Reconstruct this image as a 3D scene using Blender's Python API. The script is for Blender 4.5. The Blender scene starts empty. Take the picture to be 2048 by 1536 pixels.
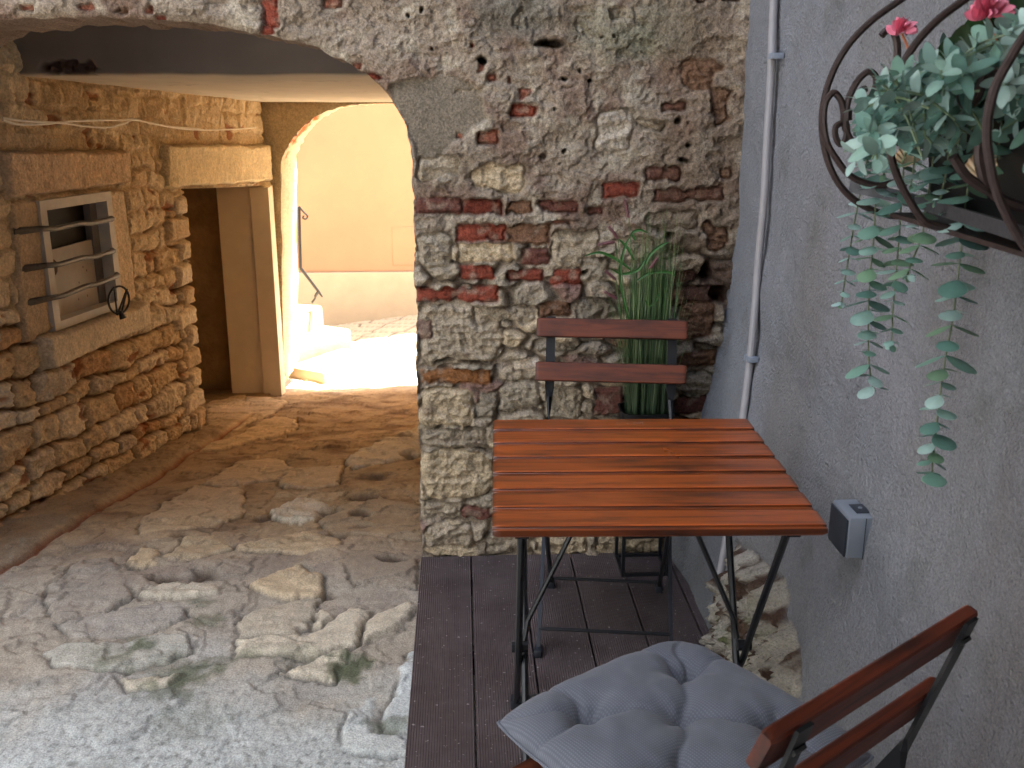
import bpy, math, random
import numpy as np
from mathutils import Vector
R = math.radians
rng = np.random.default_rng(7)
random.seed(7)
SC = bpy.context.scene
COL = SC.collection

# ------------------------------------------------------------------ camera maths (survey of the place)
F, PIT, YAW, EYE = 2050.0, R(16.26), R(2.84), 1.43
CAM = np.array([0, 0, EYE])
FW = np.array([math.sin(YAW)*math.cos(PIT), math.cos(YAW)*math.cos(PIT), -math.sin(PIT)])
RT = np.array([math.cos(YAW), -math.sin(YAW), 0.0])
UP = np.cross(RT, FW)
def ray(x, y): return FW + RT*(x-1024)/F - UP*(y-768)/F
def onz(x, y, z): d = ray(x, y); return CAM + d*(z-EYE)/d[2]
def ony(x, y, Y): d = ray(x, y); return CAM + d*Y/d[1]
def onx(x, y, X): d = ray(x, y); return CAM + d*X/d[0]
FY = 2.98                                   # plane of the brick wall
LA, LX = .125, -1.778                       # left passage wall: x = LX + LA*(y-3.6)
def lwx(y): return LX + LA*(y-3.6)
def lw(px, py, off=.043):
    d = ray(px, py); t = (LX+off-LA*3.6)/(d[0]-LA*d[1]); p = CAM+d*t; return (p[1], p[2])
def gz(x, y):                               # lane height
    y = np.asarray(y, float); x = np.asarray(x, float)
    z = np.where(y < 3, -.085 + 0*y, -.085-.15*(y-3))
    k = np.clip((y-2.6)/.8, 0, 1); sm = -.085 - .06*k*k*(1.0) 
    z = np.where((y > 2.6) & (y < 3.4), sm, z)
    z = np.where(y > 7.75, -.7975 + .0*y, z)
    z = np.where(y > 8.4, z + .12*(x+1.0)*np.clip((y-8.4)/.6, 0, 1), z)
    return z
def og(px, py):                             # pixel to lane
    d = ray(px, py); s = .15
    t = (-.085+3*s-EYE)/(d[2]+s*d[1]); p = CAM+d*t
    if p[1] < 3: p = onz(px, py, -.085)
    return p
def rwx(z):                                 # right wall profile, battered foot
    return np.interp(z, [-.3, 0, .18, .45, .75, 1.0, 3], [.60, .665, .70, .745, .785, .797, .80])
def rw(px, py, off=0.0):
    X = .78
    for _ in range(12):
        p = onx(px, py, X-off); X = float(rwx(p[2]))
    return p

# ------------------------------------------------------------------ noise
def _h(ix, iy, s):
    n = (ix.astype(np.int64)*374761393 + iy.astype(np.int64)*668265263 + s*1442695041) & 0xffffffff
    n = ((n ^ (n >> 13))*1274126177) & 0xffffffff
    return ((n ^ (n >> 16)) & 0xffffff)/float(0xffffff)
def perlin(x, y, s=0):
    x = np.asarray(x, float); y = np.asarray(y, float)
    ix = np.floor(x); iy = np.floor(y); fx = x-ix; fy = y-iy
    ux = fx*fx*fx*(fx*(fx*6-15)+10); uy = fy*fy*fy*(fy*(fy*6-15)+10)
    def g(dx, dy):
        a = _h(ix+dx, iy+dy, s)*6.2831853
        return np.cos(a)*(fx-dx)+np.sin(a)*(fy-dy)
    a = g(0, 0)*(1-ux)+g(1, 0)*ux; b = g(0, 1)*(1-ux)+g(1, 1)*ux
    return (a*(1-uy)+b*uy)*1.5
def fbm(x, y, s=0, o=4, g=.5):
    r = 0; a = 1; t = 0
    for i in range(o):
        r = r + a*perlin(x*2**i, y*2**i, s+i*17); t += a; a *= g
    return r/t
def ridge(x, y, s=0, o=4, g=.55):
    r = 0; a = 1; t = 0
    for i in range(o):
        r = r + a*(1-np.abs(perlin(x*2**i, y*2**i, s+i*17))*1.6); t += a; a *= g
    return r/t
def worley(x, y, s=0, j=.9):
    ix = np.floor(x); iy = np.floor(y)
    f1 = np.full(np.shape(x), 9.); f2 = f1.copy(); idd = np.zeros(np.shape(x))
    for dx in (-1, 0, 1):
        for dy in (-1, 0, 1):
            cx = ix+dx; cy = iy+dy
            px = cx+.5+j*(_h(cx, cy, s)-.5); py = cy+.5+j*(_h(cx, cy, s+5)-.5)
            d = np.hypot(x-px, y-py); h = _h(cx, cy, s+9)
            m = d < f1
            f2 = np.where(m, f1, np.minimum(f2, d)); idd = np.where(m, h, idd); f1 = np.where(m, d, f1)
    return f1, f2, idd
def sst(a, b, x):
    t = np.clip((x-a)/(b-a), 0, 1); return t*t*(3-2*t)
def mixc(c, d, m): return c*(1-m[..., None]) + np.asarray(d)*m[..., None]
def S(r, g, b):                              # sRGB 0-255 to linear
    f = lambda v: (v/255/12.92) if v/255 <= .04045 else ((v/255+.055)/1.055)**2.4
    return np.array([f(r), f(g), f(b)])
def poly_sd(x, y, P):                        # signed distance, negative inside
    P = np.asarray(P, float); n = len(P)
    d = np.full(np.shape(x), 1e9); ins = np.zeros(np.shape(x), bool)
    for i in range(n):
        ax, ay = P[i]; bx, by = P[(i+1) % n]
        ex, ey = bx-ax, by-ay; L = ex*ex+ey*ey+1e-12
        t = np.clip(((x-ax)*ex+(y-ay)*ey)/L, 0, 1)
        d = np.minimum(d, np.hypot(x-ax-t*ex, y-ay-t*ey))
        c = ((ay > y) != (by > y)) & (x < (bx-ax)*(y-ay)/((by-ay) if by != ay else 1e-9)+ax)
        ins ^= c
    return np.where(ins, -d, d)

# ------------------------------------------------------------------ materials
def new_mat(name):
    m = bpy.data.materials.new(name); m.use_nodes = True
    nt = m.node_tree; b = nt.nodes['Principled BSDF']
    return m, nt, b
def bump_chain(nt, b, specs, coord):
    prev = None
    for kind, scale, strength, dist in specs:
        if kind == 'noise':
            t = nt.nodes.new('ShaderNodeTexNoise'); t.inputs['Scale'].default_value = scale
            t.inputs['Detail'].default_value = 5; t.inputs['Roughness'].default_value = .6; out = t.outputs[0]
        elif kind == 'voro':
            t = nt.nodes.new('ShaderNodeTexVoronoi'); t.inputs['Scale'].default_value = scale; out = t.outputs[0]
        nt.links.new(coord, t.inputs['Vector'])
        bu = nt.nodes.new('ShaderNodeBump'); bu.inputs['Strength'].default_value = strength
        bu.inputs['Distance'].default_value = dist
        nt.links.new(out, bu.inputs['Height'])
        if prev: nt.links.new(prev.outputs[0], bu.inputs['Normal'])
        prev = bu
    if prev: nt.links.new(prev.outputs[0], b.inputs['Normal'])
def mat(name, color=None, rough=.8, var=.12, vscale=30, fine=None, bump=(), metal=0, coat=0, attr=False, spec=.5, speck=None):
    m, nt, b = new_mat(name)
    tc = nt.nodes.new('ShaderNodeTexCoord'); co = tc.outputs['Object']
    n = nt.nodes.new('ShaderNodeTexNoise'); n.inputs['Scale'].default_value = vscale
    n.inputs['Detail'].default_value = 6; n.inputs['Roughness'].default_value = .65
    nt.links.new(co, n.inputs['Vector'])
    mr = nt.nodes.new('ShaderNodeMapRange'); mr.inputs[1].default_value = .25; mr.inputs[2].default_value = .75
    mr.inputs[3].default_value = 1-var; mr.inputs[4].default_value = 1+var
    nt.links.new(n.outputs[0], mr.inputs[0])
    if fine:
        nf = nt.nodes.new('ShaderNodeTexNoise'); nf.inputs['Scale'].default_value = fine[0]; nf.inputs['Detail'].default_value = 4
        nf.inputs['Roughness'].default_value = .7; nt.links.new(co, nf.inputs['Vector'])
        mf = nt.nodes.new('ShaderNodeMapRange'); mf.inputs[1].default_value = .38; mf.inputs[2].default_value = .62
        mf.inputs[3].default_value = 1-fine[1]; mf.inputs[4].default_value = 1+fine[1]; nt.links.new(nf.outputs[0], mf.inputs[0])
        mm = nt.nodes.new('ShaderNodeMath'); mm.operation = 'MULTIPLY'; nt.links.new(mr.outputs[0], mm.inputs[0]); nt.links.new(mf.outputs[0], mm.inputs[1]); mr = mm
    mx = nt.nodes.new('ShaderNodeVectorMath'); mx.operation = 'SCALE'
    if attr:
        a = nt.nodes.new('ShaderNodeAttribute'); a.attribute_name = 'col'; nt.links.new(a.outputs['Color'], mx.inputs[0])
    else:
        mx.inputs[0].default_value = tuple(float(v) for v in color)
    nt.links.new(mr.outputs[0], mx.inputs['Scale'])
    nt.links.new(mx.outputs[0], b.inputs['Base Color'])
    b.inputs['Roughness'].default_value = rough; b.inputs['Metallic'].default_value = metal
    b.inputs['Coat Weight'].default_value = coat; b.inputs['Specular IOR Level'].default_value = spec
    if bump: bump_chain(nt, b, bump, co)
    return m
def wood_mat(name, c_light, c_dark, rough=.32, coat=.25):
    m, nt, b = new_mat(name)
    tc = nt.nodes.new('ShaderNodeTexCoord')
    mp = nt.nodes.new('ShaderNodeMapping'); mp.inputs['Scale'].default_value = (2.2, 38, 38)
    nt.links.new(tc.outputs['Object'], mp.inputs[0])
    n = nt.nodes.new('ShaderNodeTexNoise'); n.inputs['Scale'].default_value = 1.6; n.inputs['Detail'].default_value = 8
    n.inputs['Roughness'].default_value = .62; n.inputs['Distortion'].default_value = .6
    nt.links.new(mp.outputs[0], n.inputs['Vector'])
    cr = nt.nodes.new('ShaderNodeValToRGB'); e = cr.color_ramp.elements
    e[0].position = .32; e[0].color = (*c_dark, 1); e[1].position = .56; e[1].color = (*c_light, 1)
    nt.links.new(n.outputs[0], cr.inputs[0])
    mp2 = nt.nodes.new('ShaderNodeMapping'); mp2.inputs['Scale'].default_value = (7, 24, 24)
    nt.links.new(tc.outputs['Object'], mp2.inputs[0])
    n2 = nt.nodes.new('ShaderNodeTexNoise'); n2.inputs['Scale'].default_value = 1.0; n2.inputs['Detail'].default_value = 3
    nt.links.new(mp2.outputs[0], n2.inputs['Vector'])
    mr = nt.nodes.new('ShaderNodeMapRange'); mr.inputs[1].default_value = .56; mr.inputs[2].default_value = .74
    mr.inputs[3].default_value = 1.05; mr.inputs[4].default_value = .35
    nt.links.new(n2.outputs[0], mr.inputs[0])
    sc = nt.nodes.new('ShaderNodeVectorMath'); sc.operation = 'SCALE'
    nt.links.new(cr.outputs[0], sc.inputs[0]); nt.links.new(mr.outputs[0], sc.inputs['Scale'])
    a = nt.nodes.new('ShaderNodeAttribute'); a.attribute_name = 'col'
    mu = nt.nodes.new('ShaderNodeVectorMath'); mu.operation = 'MULTIPLY'
    nt.links.new(sc.outputs[0], mu.inputs[0]); nt.links.new(a.outputs['Color'], mu.inputs[1])
    nt.links.new(mu.outputs[0], b.inputs['Base Color'])
    n3 = nt.nodes.new('ShaderNodeTexNoise'); n3.inputs['Scale'].default_value = 9; n3.inputs['Detail'].default_value = 5
    nt.links.new(tc.outputs['Object'], n3.inputs['Vector'])
    mr2 = nt.nodes.new('ShaderNodeMapRange'); mr2.inputs[3].default_value = rough-.1; mr2.inputs[4].default_value = rough+.22
    nt.links.new(n3.outputs[0], mr2.inputs[0]); nt.links.new(mr2.outputs[0], b.inputs['Roughness'])
    b.inputs['Coat Weight'].default_value = coat; b.inputs['Coat Roughness'].default_value = .16
    bu = nt.nodes.new('ShaderNodeBump'); bu.inputs['Strength'].default_value = .25; bu.inputs['Distance'].default_value = .001
    nt.links.new(n.outputs[0], bu.inputs['Height']); nt.links.new(bu.outputs[0], b.inputs['Normal'])
    return m

M = {}
M['wall'] = mat('weathered_masonry', attr=True, rough=.92, var=.2, vscale=50, fine=(170, .30), spec=.2,
                bump=[('noise', 85, .9, .008), ('noise', 220, .8, .004)])
M['stone'] = mat('passage_stone', attr=True, rough=.93, var=.22, vscale=30, fine=(90, .18), spec=.2,
                 bump=[('noise', 60, .9, .012)])
M['ground'] = mat('lane_stone', attr=True, rough=.8, var=.14, vscale=25, fine=(230, .26), spec=.3,
                  bump=[('noise', 150, .8, .004)])
M['stucco'] = mat('stucco', attr=True, rough=.9, var=.09, vscale=70, fine=(240, .16), spec=.3,
                  bump=[('noise', 36, .4, .010), ('noise', 105, .8, .009), ('voro', 150, .6, .005)])
M['ceil'] = mat('ceiling_plaster', S(150, 143, 134), rough=.9, var=.10, vscale=5, bump=[('noise', 14, .3, .01)])
M['yellow'] = mat('ochre_plaster', S(156, 122, 96), rough=.9, var=.10, vscale=1.6, bump=[('noise', 60, .2, .002)])
M['plinth'] = mat('pale_stone', S(168, 154, 134), rough=.85, var=.10, vscale=4, bump=[('noise', 50, .3, .003)])
M['plain'] = mat('far_plaster', S(178, 168, 152), rough=.9, var=.1, vscale=2, bump=[('noise', 30, .3, .01)])
M['cool'] = mat('pale_facade_plaster', S(118, 128, 142), rough=.9, var=.1, vscale=2, bump=[('noise', 30, .3, .01)])
M['bouncew'] = mat('bounce_plaster', S(160, 168, 180), rough=.9, var=.05, vscale=2)  # tinted for the light it bounces into the court
M['step'] = mat('limestone_step', S(150, 126, 94), rough=.8, var=.12, vscale=9, bump=[('noise', 40, .5, .006)])
M['jamb'] = mat('painted_jamb', S(232, 218, 192), rough=.75, var=.07, vscale=9, bump=[('noise', 60, .3, .003)])
M['metal'] = mat('black_metal', S(26, 27, 30), rough=.38, var=.2, vscale=60, spec=.5)
M['rubber'] = mat('rubber', S(30, 33, 40), rough=.6)
M['iron'] = mat('wrought_iron', S(62, 50, 48), rough=.5, var=.3, vscale=80, metal=.3, bump=[('noise', 150, .4, .001)])
M['stain'] = mat('stain_brown', S(80, 54, 36), rough=.9)
M['side'] = mat('grey_side', S(112, 106, 104), rough=.7)
M['rust'] = mat('galvanised_bar', S(92, 88, 84), rough=.55, var=.4, vscale=60, metal=.4, bump=[('noise', 150, .4, .002)])
M['frame'] = mat('painted_frame', S(188, 182, 172), rough=.6, var=.12, vscale=25, bump=[('noise', 80, .3, .001)])
M['board'] = mat('white_board', S(176, 166, 154), rough=.7, var=.12, vscale=12)
M['glass'] = mat('dark_glass', S(20, 16, 13), spec=.15, rough=.6, var=.1, vscale=5)
M['dark'] = mat('damp_plaster', S(150, 124, 92), rough=.95, var=.45, vscale=5, bump=[('noise', 12, .6, .03)])
M['pvc'] = mat('grey_pvc', S(152, 148, 148), rough=.45, var=.05)
M['boxg'] = mat('socket_grey', S(134, 141, 151), rough=.45, var=.04)
M['boxd'] = mat('socket_dark', S(48, 54, 64), rough=.4, var=.05)
M['cable'] = mat('cable', S(220, 208, 186), rough=.6)
M['pot'] = mat('black_pot', S(16, 16, 18), rough=.5, var=.1)
M['soil'] = mat('soil', S(40, 32, 26), rough=1, var=.4, vscale=90)
M['galv'] = mat('grey_band', S(70, 70, 74), rough=.55, metal=.3, var=.4, vscale=90, bump=[('noise', 200, .5, .001)])
M['leafa'] = mat('leaf', attr=True, rough=.5, var=.12, vscale=60, spec=.5)
M['petal'] = mat('petal', attr=True, rough=.6, var=.1, vscale=60)
M['shell'] = mat('shell', attr=True, rough=.5, var=.1, vscale=50)
M['table'] = wood_mat('acacia_table', S(164, 78, 24), S(88, 38, 12), rough=.28, coat=.45)
M['chair'] = wood_mat('acacia_chair', S(104, 48, 22), S(62, 27, 13), rough=.5, coat=.0)
M['passw'] = mat('passage_limewash', S(226, 208, 176), rough=.9, vscale=4)
M['stamp'] = mat('worn_stamp', S(150, 112, 92), rough=.7)
M['red'] = mat('red_ribbon', S(190, 40, 50), rough=.6)

# deck boards: ribbed composite
m, nt, b = new_mat('ribbed_deck'); M['deck'] = m
tc = nt.nodes.new('ShaderNodeTexCoord')
wv = nt.nodes.new('ShaderNodeTexWave'); wv.bands_direction = 'X'; wv.inputs['Scale'].default_value = 52
wv.inputs['Distortion'].default_value = 0
nt.links.new(tc.outputs['Object'], wv.inputs['Vector'])
bu = nt.nodes.new('ShaderNodeBump'); bu.inputs['Strength'].default_value = .8; bu.inputs['Distance'].default_value = .002
nt.links.new(wv.outputs[1], bu.inputs['Height']); nt.links.new(bu.outputs[0], b.inputs['Normal'])
nn = nt.nodes.new('ShaderNodeTexNoise'); nn.inputs['Scale'].default_value = 7; nn.inputs['Detail'].default_value = 8
nn.inputs['Roughness'].default_value = .7
nt.links.new(tc.outputs['Object'], nn.inputs['Vector'])
cr = nt.nodes.new('ShaderNodeValToRGB'); e = cr.color_ramp.elements
e[0].position = .3; e[0].color = (*S(66, 54, 54), 1); e[1].position = .75; e[1].color = (*S(102, 90, 90), 1)
nt.links.new(nn.outputs[0], cr.inputs[0])
n2 = nt.nodes.new('ShaderNodeTexNoise'); n2.inputs['Scale'].default_value = 95; n2.inputs['Detail'].default_value = 2
nt.links.new(tc.outputs['Object'], n2.inputs['Vector'])
mr = nt.nodes.new('ShaderNodeMapRange'); mr.inputs[1].default_value = .675; mr.inputs[2].default_value = .71
nt.links.new(n2.outputs[0], mr.inputs[0])
mx = nt.nodes.new('ShaderNodeMixRGB'); nt.links.new(mr.outputs[0], mx.inputs[0])
nt.links.new(cr.outputs[0], mx.inputs[1]); mx.inputs[2].default_value = (*S(165, 158, 155), 1)
nt.links.new(mx.outputs[0], b.inputs['Base Color']); b.inputs['Roughness'].default_value = .55

# cushion fabric: waffle weave
m, nt, b = new_mat('grey_waffle_fabric'); M['fabric'] = m
tc = nt.nodes.new('ShaderNodeTexCoord')
hs = []
for d in ('X', 'Y'):
    wv = nt.nodes.new('ShaderNodeTexWave'); wv.bands_direction = d; wv.inputs['Scale'].default_value = 76
    wv.inputs['Distortion'].default_value = .3; wv.inputs['Detail'].default_value = 1
    nt.links.new(tc.outputs['Object'], wv.inputs['Vector']); hs.append(wv.outputs[1])
mn = nt.nodes.new('ShaderNodeMath'); mn.operation = 'MULTIPLY'
nt.links.new(hs[0], mn.inputs[0]); nt.links.new(hs[1], mn.inputs[1])
bu = nt.nodes.new('ShaderNodeBump'); bu.inputs['Strength'].default_value = .45; bu.inputs['Distance'].default_value = .001
nt.links.new(mn.outputs[0], bu.inputs['Height']); nt.links.new(bu.outputs[0], b.inputs['Normal'])
mx = nt.nodes.new('ShaderNodeMixRGB'); nt.links.new(mn.outputs[0], mx.inputs[0])
mx.inputs[1].default_value = (*S(88, 92, 102), 1); mx.inputs[2].default_value = (*S(116, 120, 131), 1)
nt.links.new(mx.outputs[0], b.inputs['Base Color']); b.inputs['Roughness'].default_value = .9
b.inputs['Sheen Weight'].default_value = .2

# ------------------------------------------------------------------ object helpers
def link_mesh(name, verts, faces, m, parent=None, cols=None, smooth=True):
    me = bpy.data.meshes.new(name)
    verts = np.asarray(verts, float)
    if isinstance(faces, np.ndarray):
        nf, k = faces.shape
        me.vertices.add(len(verts)); me.vertices.foreach_set('co', verts.ravel())
        me.loops.add(nf*k); me.loops.foreach_set('vertex_index', faces.ravel().astype(np.int32))
        me.polygons.add(nf); me.polygons.foreach_set('loop_start', np.arange(0, nf*k, k, dtype=np.int32))
        me.polygons.foreach_set('loop_total', np.full(nf, k, dtype=np.int32))
        me.update(calc_edges=True)
    else:
        me.from_pydata([tuple(v) for v in verts], [], faces)
    if smooth: me.polygons.foreach_set('use_smooth', np.ones(len(me.polygons), bool))
    if cols is not None:
        a = me.attributes.new('col', 'FLOAT_COLOR', 'POINT')
        c = np.ones((len(verts), 4)); c[:, :3] = np.asarray(cols).reshape(-1, 3); a.data.foreach_set('color', c.ravel())
    me.materials.append(m); me.validate()
    o = bpy.data.objects.new(name, me); COL.objects.link(o)
    if parent: o.parent = parent
    return o
def grid_mesh(name, P, C, m, parent=None, keep=None, flip=False, extra=None):
    ny, nx = P.shape[:2]; idx = np.arange(ny*nx).reshape(ny, nx)
    q = np.stack([idx[:-1, :-1], idx[:-1, 1:], idx[1:, 1:], idx[1:, :-1]], -1).reshape(-1, 4)
    if keep is not None: q = q[keep.ravel()]
    if flip: q = q[:, ::-1]
    V = P.reshape(-1, 3); Cc = C.reshape(-1, 3)
    if extra is not None: V, Cc, q = extra(V, Cc, q)
    used = np.zeros(len(V), bool); used[q.ravel()] = True
    remap = np.cumsum(used)-1
    return link_mesh(name, V[used], remap[q], m, parent, Cc[used])
def thing(name, label, cat, loc=(0, 0, 0), rz=0, group=None):
    o = bpy.data.objects.new(name, None); COL.objects.link(o); o.location = loc; o.rotation_euler = (0, 0, rz)
    o.empty_display_size = .1
    o['label'] = label; o['category'] = cat
    if group: o['group'] = group
    return o
def tag(o, label, cat, group=None):
    o['label'] = label; o['category'] = cat
    if group: o['group'] = group
    return o

class MB:
    def __init__(s): s.v = []; s.f = []; s.c = []
    def add(s, vs, fs, c=(1, 1, 1)):
        k = len(s.v); s.v += [tuple(map(float, v)) for v in vs]; s.f += [tuple(i+k for i in f) for f in fs]
        s.c += [tuple(c)]*len(vs) if np.ndim(c) == 1 else [tuple(x) for x in c]
    def box(s, a, b_, bev=0, c=(1, 1, 1)):
        (x0, y0, z0), (x1, y1, z1) = a, b_
        if bev <= 0:
            s.add([(x0,y0,z0),(x1,y0,z0),(x1,y1,z0),(x0,y1,z0),(x0,y0,z1),(x1,y0,z1),(x1,y1,z1),(x0,y1,z1)],
                  [(0,3,2,1),(4,5,6,7),(0,1,5,4),(1,2,6,5),(2,3,7,6),(3,0,4,7)], c); return
        import bmesh
        bm = bmesh.new(); bmesh.ops.create_cube(bm, size=1)
        for v in bm.verts: v.co = Vector(((x0+x1)/2+v.co.x*(x1-x0), (y0+y1)/2+v.co.y*(y1-y0), (z0+z1)/2+v.co.z*(z1-z0)))
        bmesh.ops.bevel(bm, geom=bm.edges[:], offset=bev, segments=2, affect='EDGES', profile=.5)
        bm.verts.ensure_lookup_table(); bm.verts.index_update()
        s.add([v.co[:] for v in bm.verts], [tuple(v.index for v in f.verts) for f in bm.faces], c); bm.free()
    def tube(s, pts, r, n=8, c=(1, 1, 1), cap=True, flat=None):
        pts = [np.array(p, float) for p in pts]; rs = r if hasattr(r, '__len__') else [r]*len(pts)
        prev = None; k = len(s.v); vs = []
        for i, p in enumerate(pts):
            t = pts[min(i+1, len(pts)-1)]-pts[max(i-1, 0)]; t /= (np.linalg.norm(t)+1e-9)
            if prev is None:
                a = np.array([0, 0, 1.]) if abs(t[2]) < .9 else np.array([1., 0, 0]); u = np.cross(a, t)
            else: u = prev-t*(prev@t)
            u /= np.linalg.norm(u)+1e-9; prev = u; w = np.cross(t, u)
            for j in range(n):
                a = 2*math.pi*j/n; vs.append(p+rs[i]*(u*math.cos(a)+w*math.sin(a)))
        fs = [(i*n+j, i*n+(j+1) % n, (i+1)*n+(j+1) % n, (i+1)*n+j) for i in range(len(pts)-1) for j in range(n)]
        if cap: fs += [tuple(range(n))[::-1], tuple((len(pts)-1)*n+j for j in range(n))]
        s.add(vs, fs, c)
    def strap(s, pts, widths, thick, wdirs, c=(1, 1, 1)):       # flat bar: centre, width, thickness, width direction at each point
        vs = []
        for i, p in enumerate(pts):
            p = np.array(p, float); t = np.array(pts[min(i+1, len(pts)-1)], float)-np.array(pts[max(i-1, 0)], float); t /= np.linalg.norm(t)
            w = np.array(wdirs[i], float); w -= t*(w@t); w /= np.linalg.norm(w); nrm = np.cross(t, w)
            tk = thick[i] if hasattr(thick, '__len__') else thick
            for a, b2 in ((-1, -1), (1, -1), (1, 1), (-1, 1)): vs.append(p+w*a*widths[i]/2+nrm*b2*tk/2)
        n = 4; fs = [(i*n+j, i*n+(j+1) % n, (i+1)*n+(j+1) % n, (i+1)*n+j) for i in range(len(pts)-1) for j in range(n)]
        fs += [(3, 2, 1, 0), tuple((len(pts)-1)*n+j for j in range(n))]
        s.add(vs, fs, c)
    def build(s, name, m, parent=None, smooth=True, ang=40):
        o = link_mesh(name, s.v, s.f, m, parent, s.c, smooth)
        import bmesh
        bm = bmesh.new(); bm.from_mesh(o.data); bmesh.ops.recalc_face_normals(bm, faces=bm.faces); bm.to_mesh(o.data); bm.free()
        if smooth:
            try: o.data.set_sharp_from_angle(angle=R(ang))
            except Exception: pass
        return o
def spl(pts, n=8):                            # Catmull-Rom
    P = [np.array(p, float) for p in pts]; P = [2*P[0]-P[1]]+P+[2*P[-1]-P[-2]]; out = []
    for i in range(1, len(P)-2):
        for k in range(n):
            t = k/n; a, b2, c, d = P[i-1], P[i], P[i+1], P[i+2]
            out.append(.5*((2*b2)+(-a+c)*t+(2*a-5*b2+4*c-d)*t*t+(-a+3*b2-3*c+d)*t**3))
    out.append(P[-2]); return out

# ================================================================== FRONT BRICK WALL
# arch outline measured on the wall plane
ARCHPX = [(847,1125),(843,1060),(841,1000),(842,930),(838,860),(836,800),(833,740),(832,690),(836,640),(833,590),(829,545),(832,500),
          (828,450),(829,400),(824,370),(826,320),(820,285),(812,252),(800,228),(787,205),(772,186),(757,168),(738,150),
          (715,135),(690,122),(664,113),(640,98),(610,88),(575,80),(540,72),(510,68),(470,58),(430,49),(390,45),(350,42),(300,39),
          (250,38),(200,33),(150,34),(100,37),(50,37),(0,42),(-60,50),(-130,75),(-190,120),(-235,190),(-255,300),(-262,500),(-265,800),(-265,1150)]
ARCH = np.array([[p[0], p[2]] for p in (ony(x, y, FY) for x, y in ARCHPX)])
ARCHC = np.vstack([ARCH, [[ARCH[-1, 0], -.6], [ARCH[0, 0], -.6]]])

def wallpt(px, py): p = ony(px, py, FY); return p[0], p[2]
def wrect(cx, cy, w, h, rot=0):
    c, s = math.cos(R(rot)), math.sin(R(rot))
    return [wallpt(cx+a*w/2*c-b2*h/2*s, cy+a*w/2*s+b2*h/2*c) for a, b2 in ((-1,-1),(1,-1),(1,1),(-1,1))]
RED, DRED, ORG, PINK = S(134, 70, 56), S(104, 68, 60), S(142, 92, 76), S(134, 110, 102)
BRN, CRM, STN, GRY, WHT = S(118, 90, 72), S(186, 172, 148), S(158, 148, 132), S(146, 138, 124), S(205, 196, 182)
ORB = S(136, 94, 60)
# kind: b brick (flat, crisp edge), s rough stone, p patch colour only
WF = [('b',1047,222,52,30,RED),('b',1051,189,28,26,ORG),('b',975,273,46,34,ORG),('b',918,270,20,14,ORG),('b',1324,347,80,34,DRED),
 ('b',1239,379,80,36,RED*.9),('b',1376,388,146,34,DRED),('b',1449,345,28,26,BRN),('b',877,410,98,38,DRED),('b',965,413,84,36,RED*.62),
 ('b',1039,412,58,30,BRN),('b',1117,412,84,30,DRED),('b',1186,422,40,18,DRED),('b',962,464,100,40,RED),('b',1057,467,92,46,BRN*1.05),
 ('b',1121,443,40,12,ORG*.8),('s',973,505,118,44,CRM*1.1),('b',1070,510,60,40,DRED),('s',1150,495,104,78,STN*1.1),('b',955,543,78,34,RED*.9),
 ('b',1050,549,76,30,RED*.7),('b',1134,552,76,36,RED*.8),('b',1361,550,58,30,DRED),('b',914,587,170,36,RED*.95),('b',1408,588,92,40,DRED*.8),
 ('s',920,669,172,124,STN*1.05),('b',852,657,40,44,PINK*.8),('b',912,751,150,34,ORB),('s',1052,728,56,34,WHT),('s',893,812,118,84,CRM*.95),
 ('s',975,805,42,60,GRY*.8),('s',911,874,140,44,STN*.9),('s',1040,790,90,60,GRY*1.1),('s',1130,800,90,70,GRY*1.15),('b',1215,800,60,60,DRED*1.1),
 ('s',911,945,146,104,CRM*.9),('s',882,1014,76,34,STN),('b',953,1022,66,30,DRED*1.05),('s',900,1068,110,52,STN),('s',1015,1085,96,44,STN*.9),
 ('s',1120,1088,110,44,CRM*.85),('s',1260,1080,150,50,CRM*.8),('s',1394,640,72,84,BRN*1.25),('s',1395,717,86,34,BRN*.9),('s',1380,764,90,48,GRY*.8),('b',1388,806,84,44,DRED*.8),
 ('s',868,500,76,74,GRY*1.15),('s',880,335,90,44,STN*1.1),('s',1000,355,110,60,CRM*1.02),('s',1105,690,90,30,GRY),('s',1110,618,70,40,BRN*.8),
 ('s',1180,640,60,90,GRY*1.1),('s',1190,540,60,60,GRY*1.05),('s',1010,628,130,40,STN*.95),('s',1270,500,80,60,STN),('s',1430,470,60,60,BRN),
 ('s',1340,440,110,40,STN*.95),('b',1345,212,60,24,DRED*1.15),('s',1395,150,80,56,BRN*1.05),('s',1440,210,50,70,BRN*.95),('b',543,22,34,70,RED),('b',536,60,26,22,RED*1.05),
 ('b',668,8,46,26,ORG),('b',712,132,28,18,ORG*.8),('b',745,155,36,22,RED*.75),('b',598,92,30,14,ORG*.9),('b',1432,2,90,10,DRED*1.1),
 ('b',60,14,30,16,ORG*.9),('b',178,12,40,22,ORG*.8),('b',300,22,26,24,ORG*.85),('b',325,38,24,14,RED*.8),('b',245,22,30,14,BRN),
 ('b',943,92,10,14,RED),('b',985,152,22,18,ORG),('b',960,135,14,20,ORG*.9),('s',1040,42,34,40,WHT),('s',1235,25,34,34,WHT*.85),('s',1170,52,20,22,WHT*.8),
 ('b',1020,160,14,18,ORG),('s',940,180,60,10,STN),('s',1230,265,80,90,WHT*.72),('s',1300,250,60,30,STN)]
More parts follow.
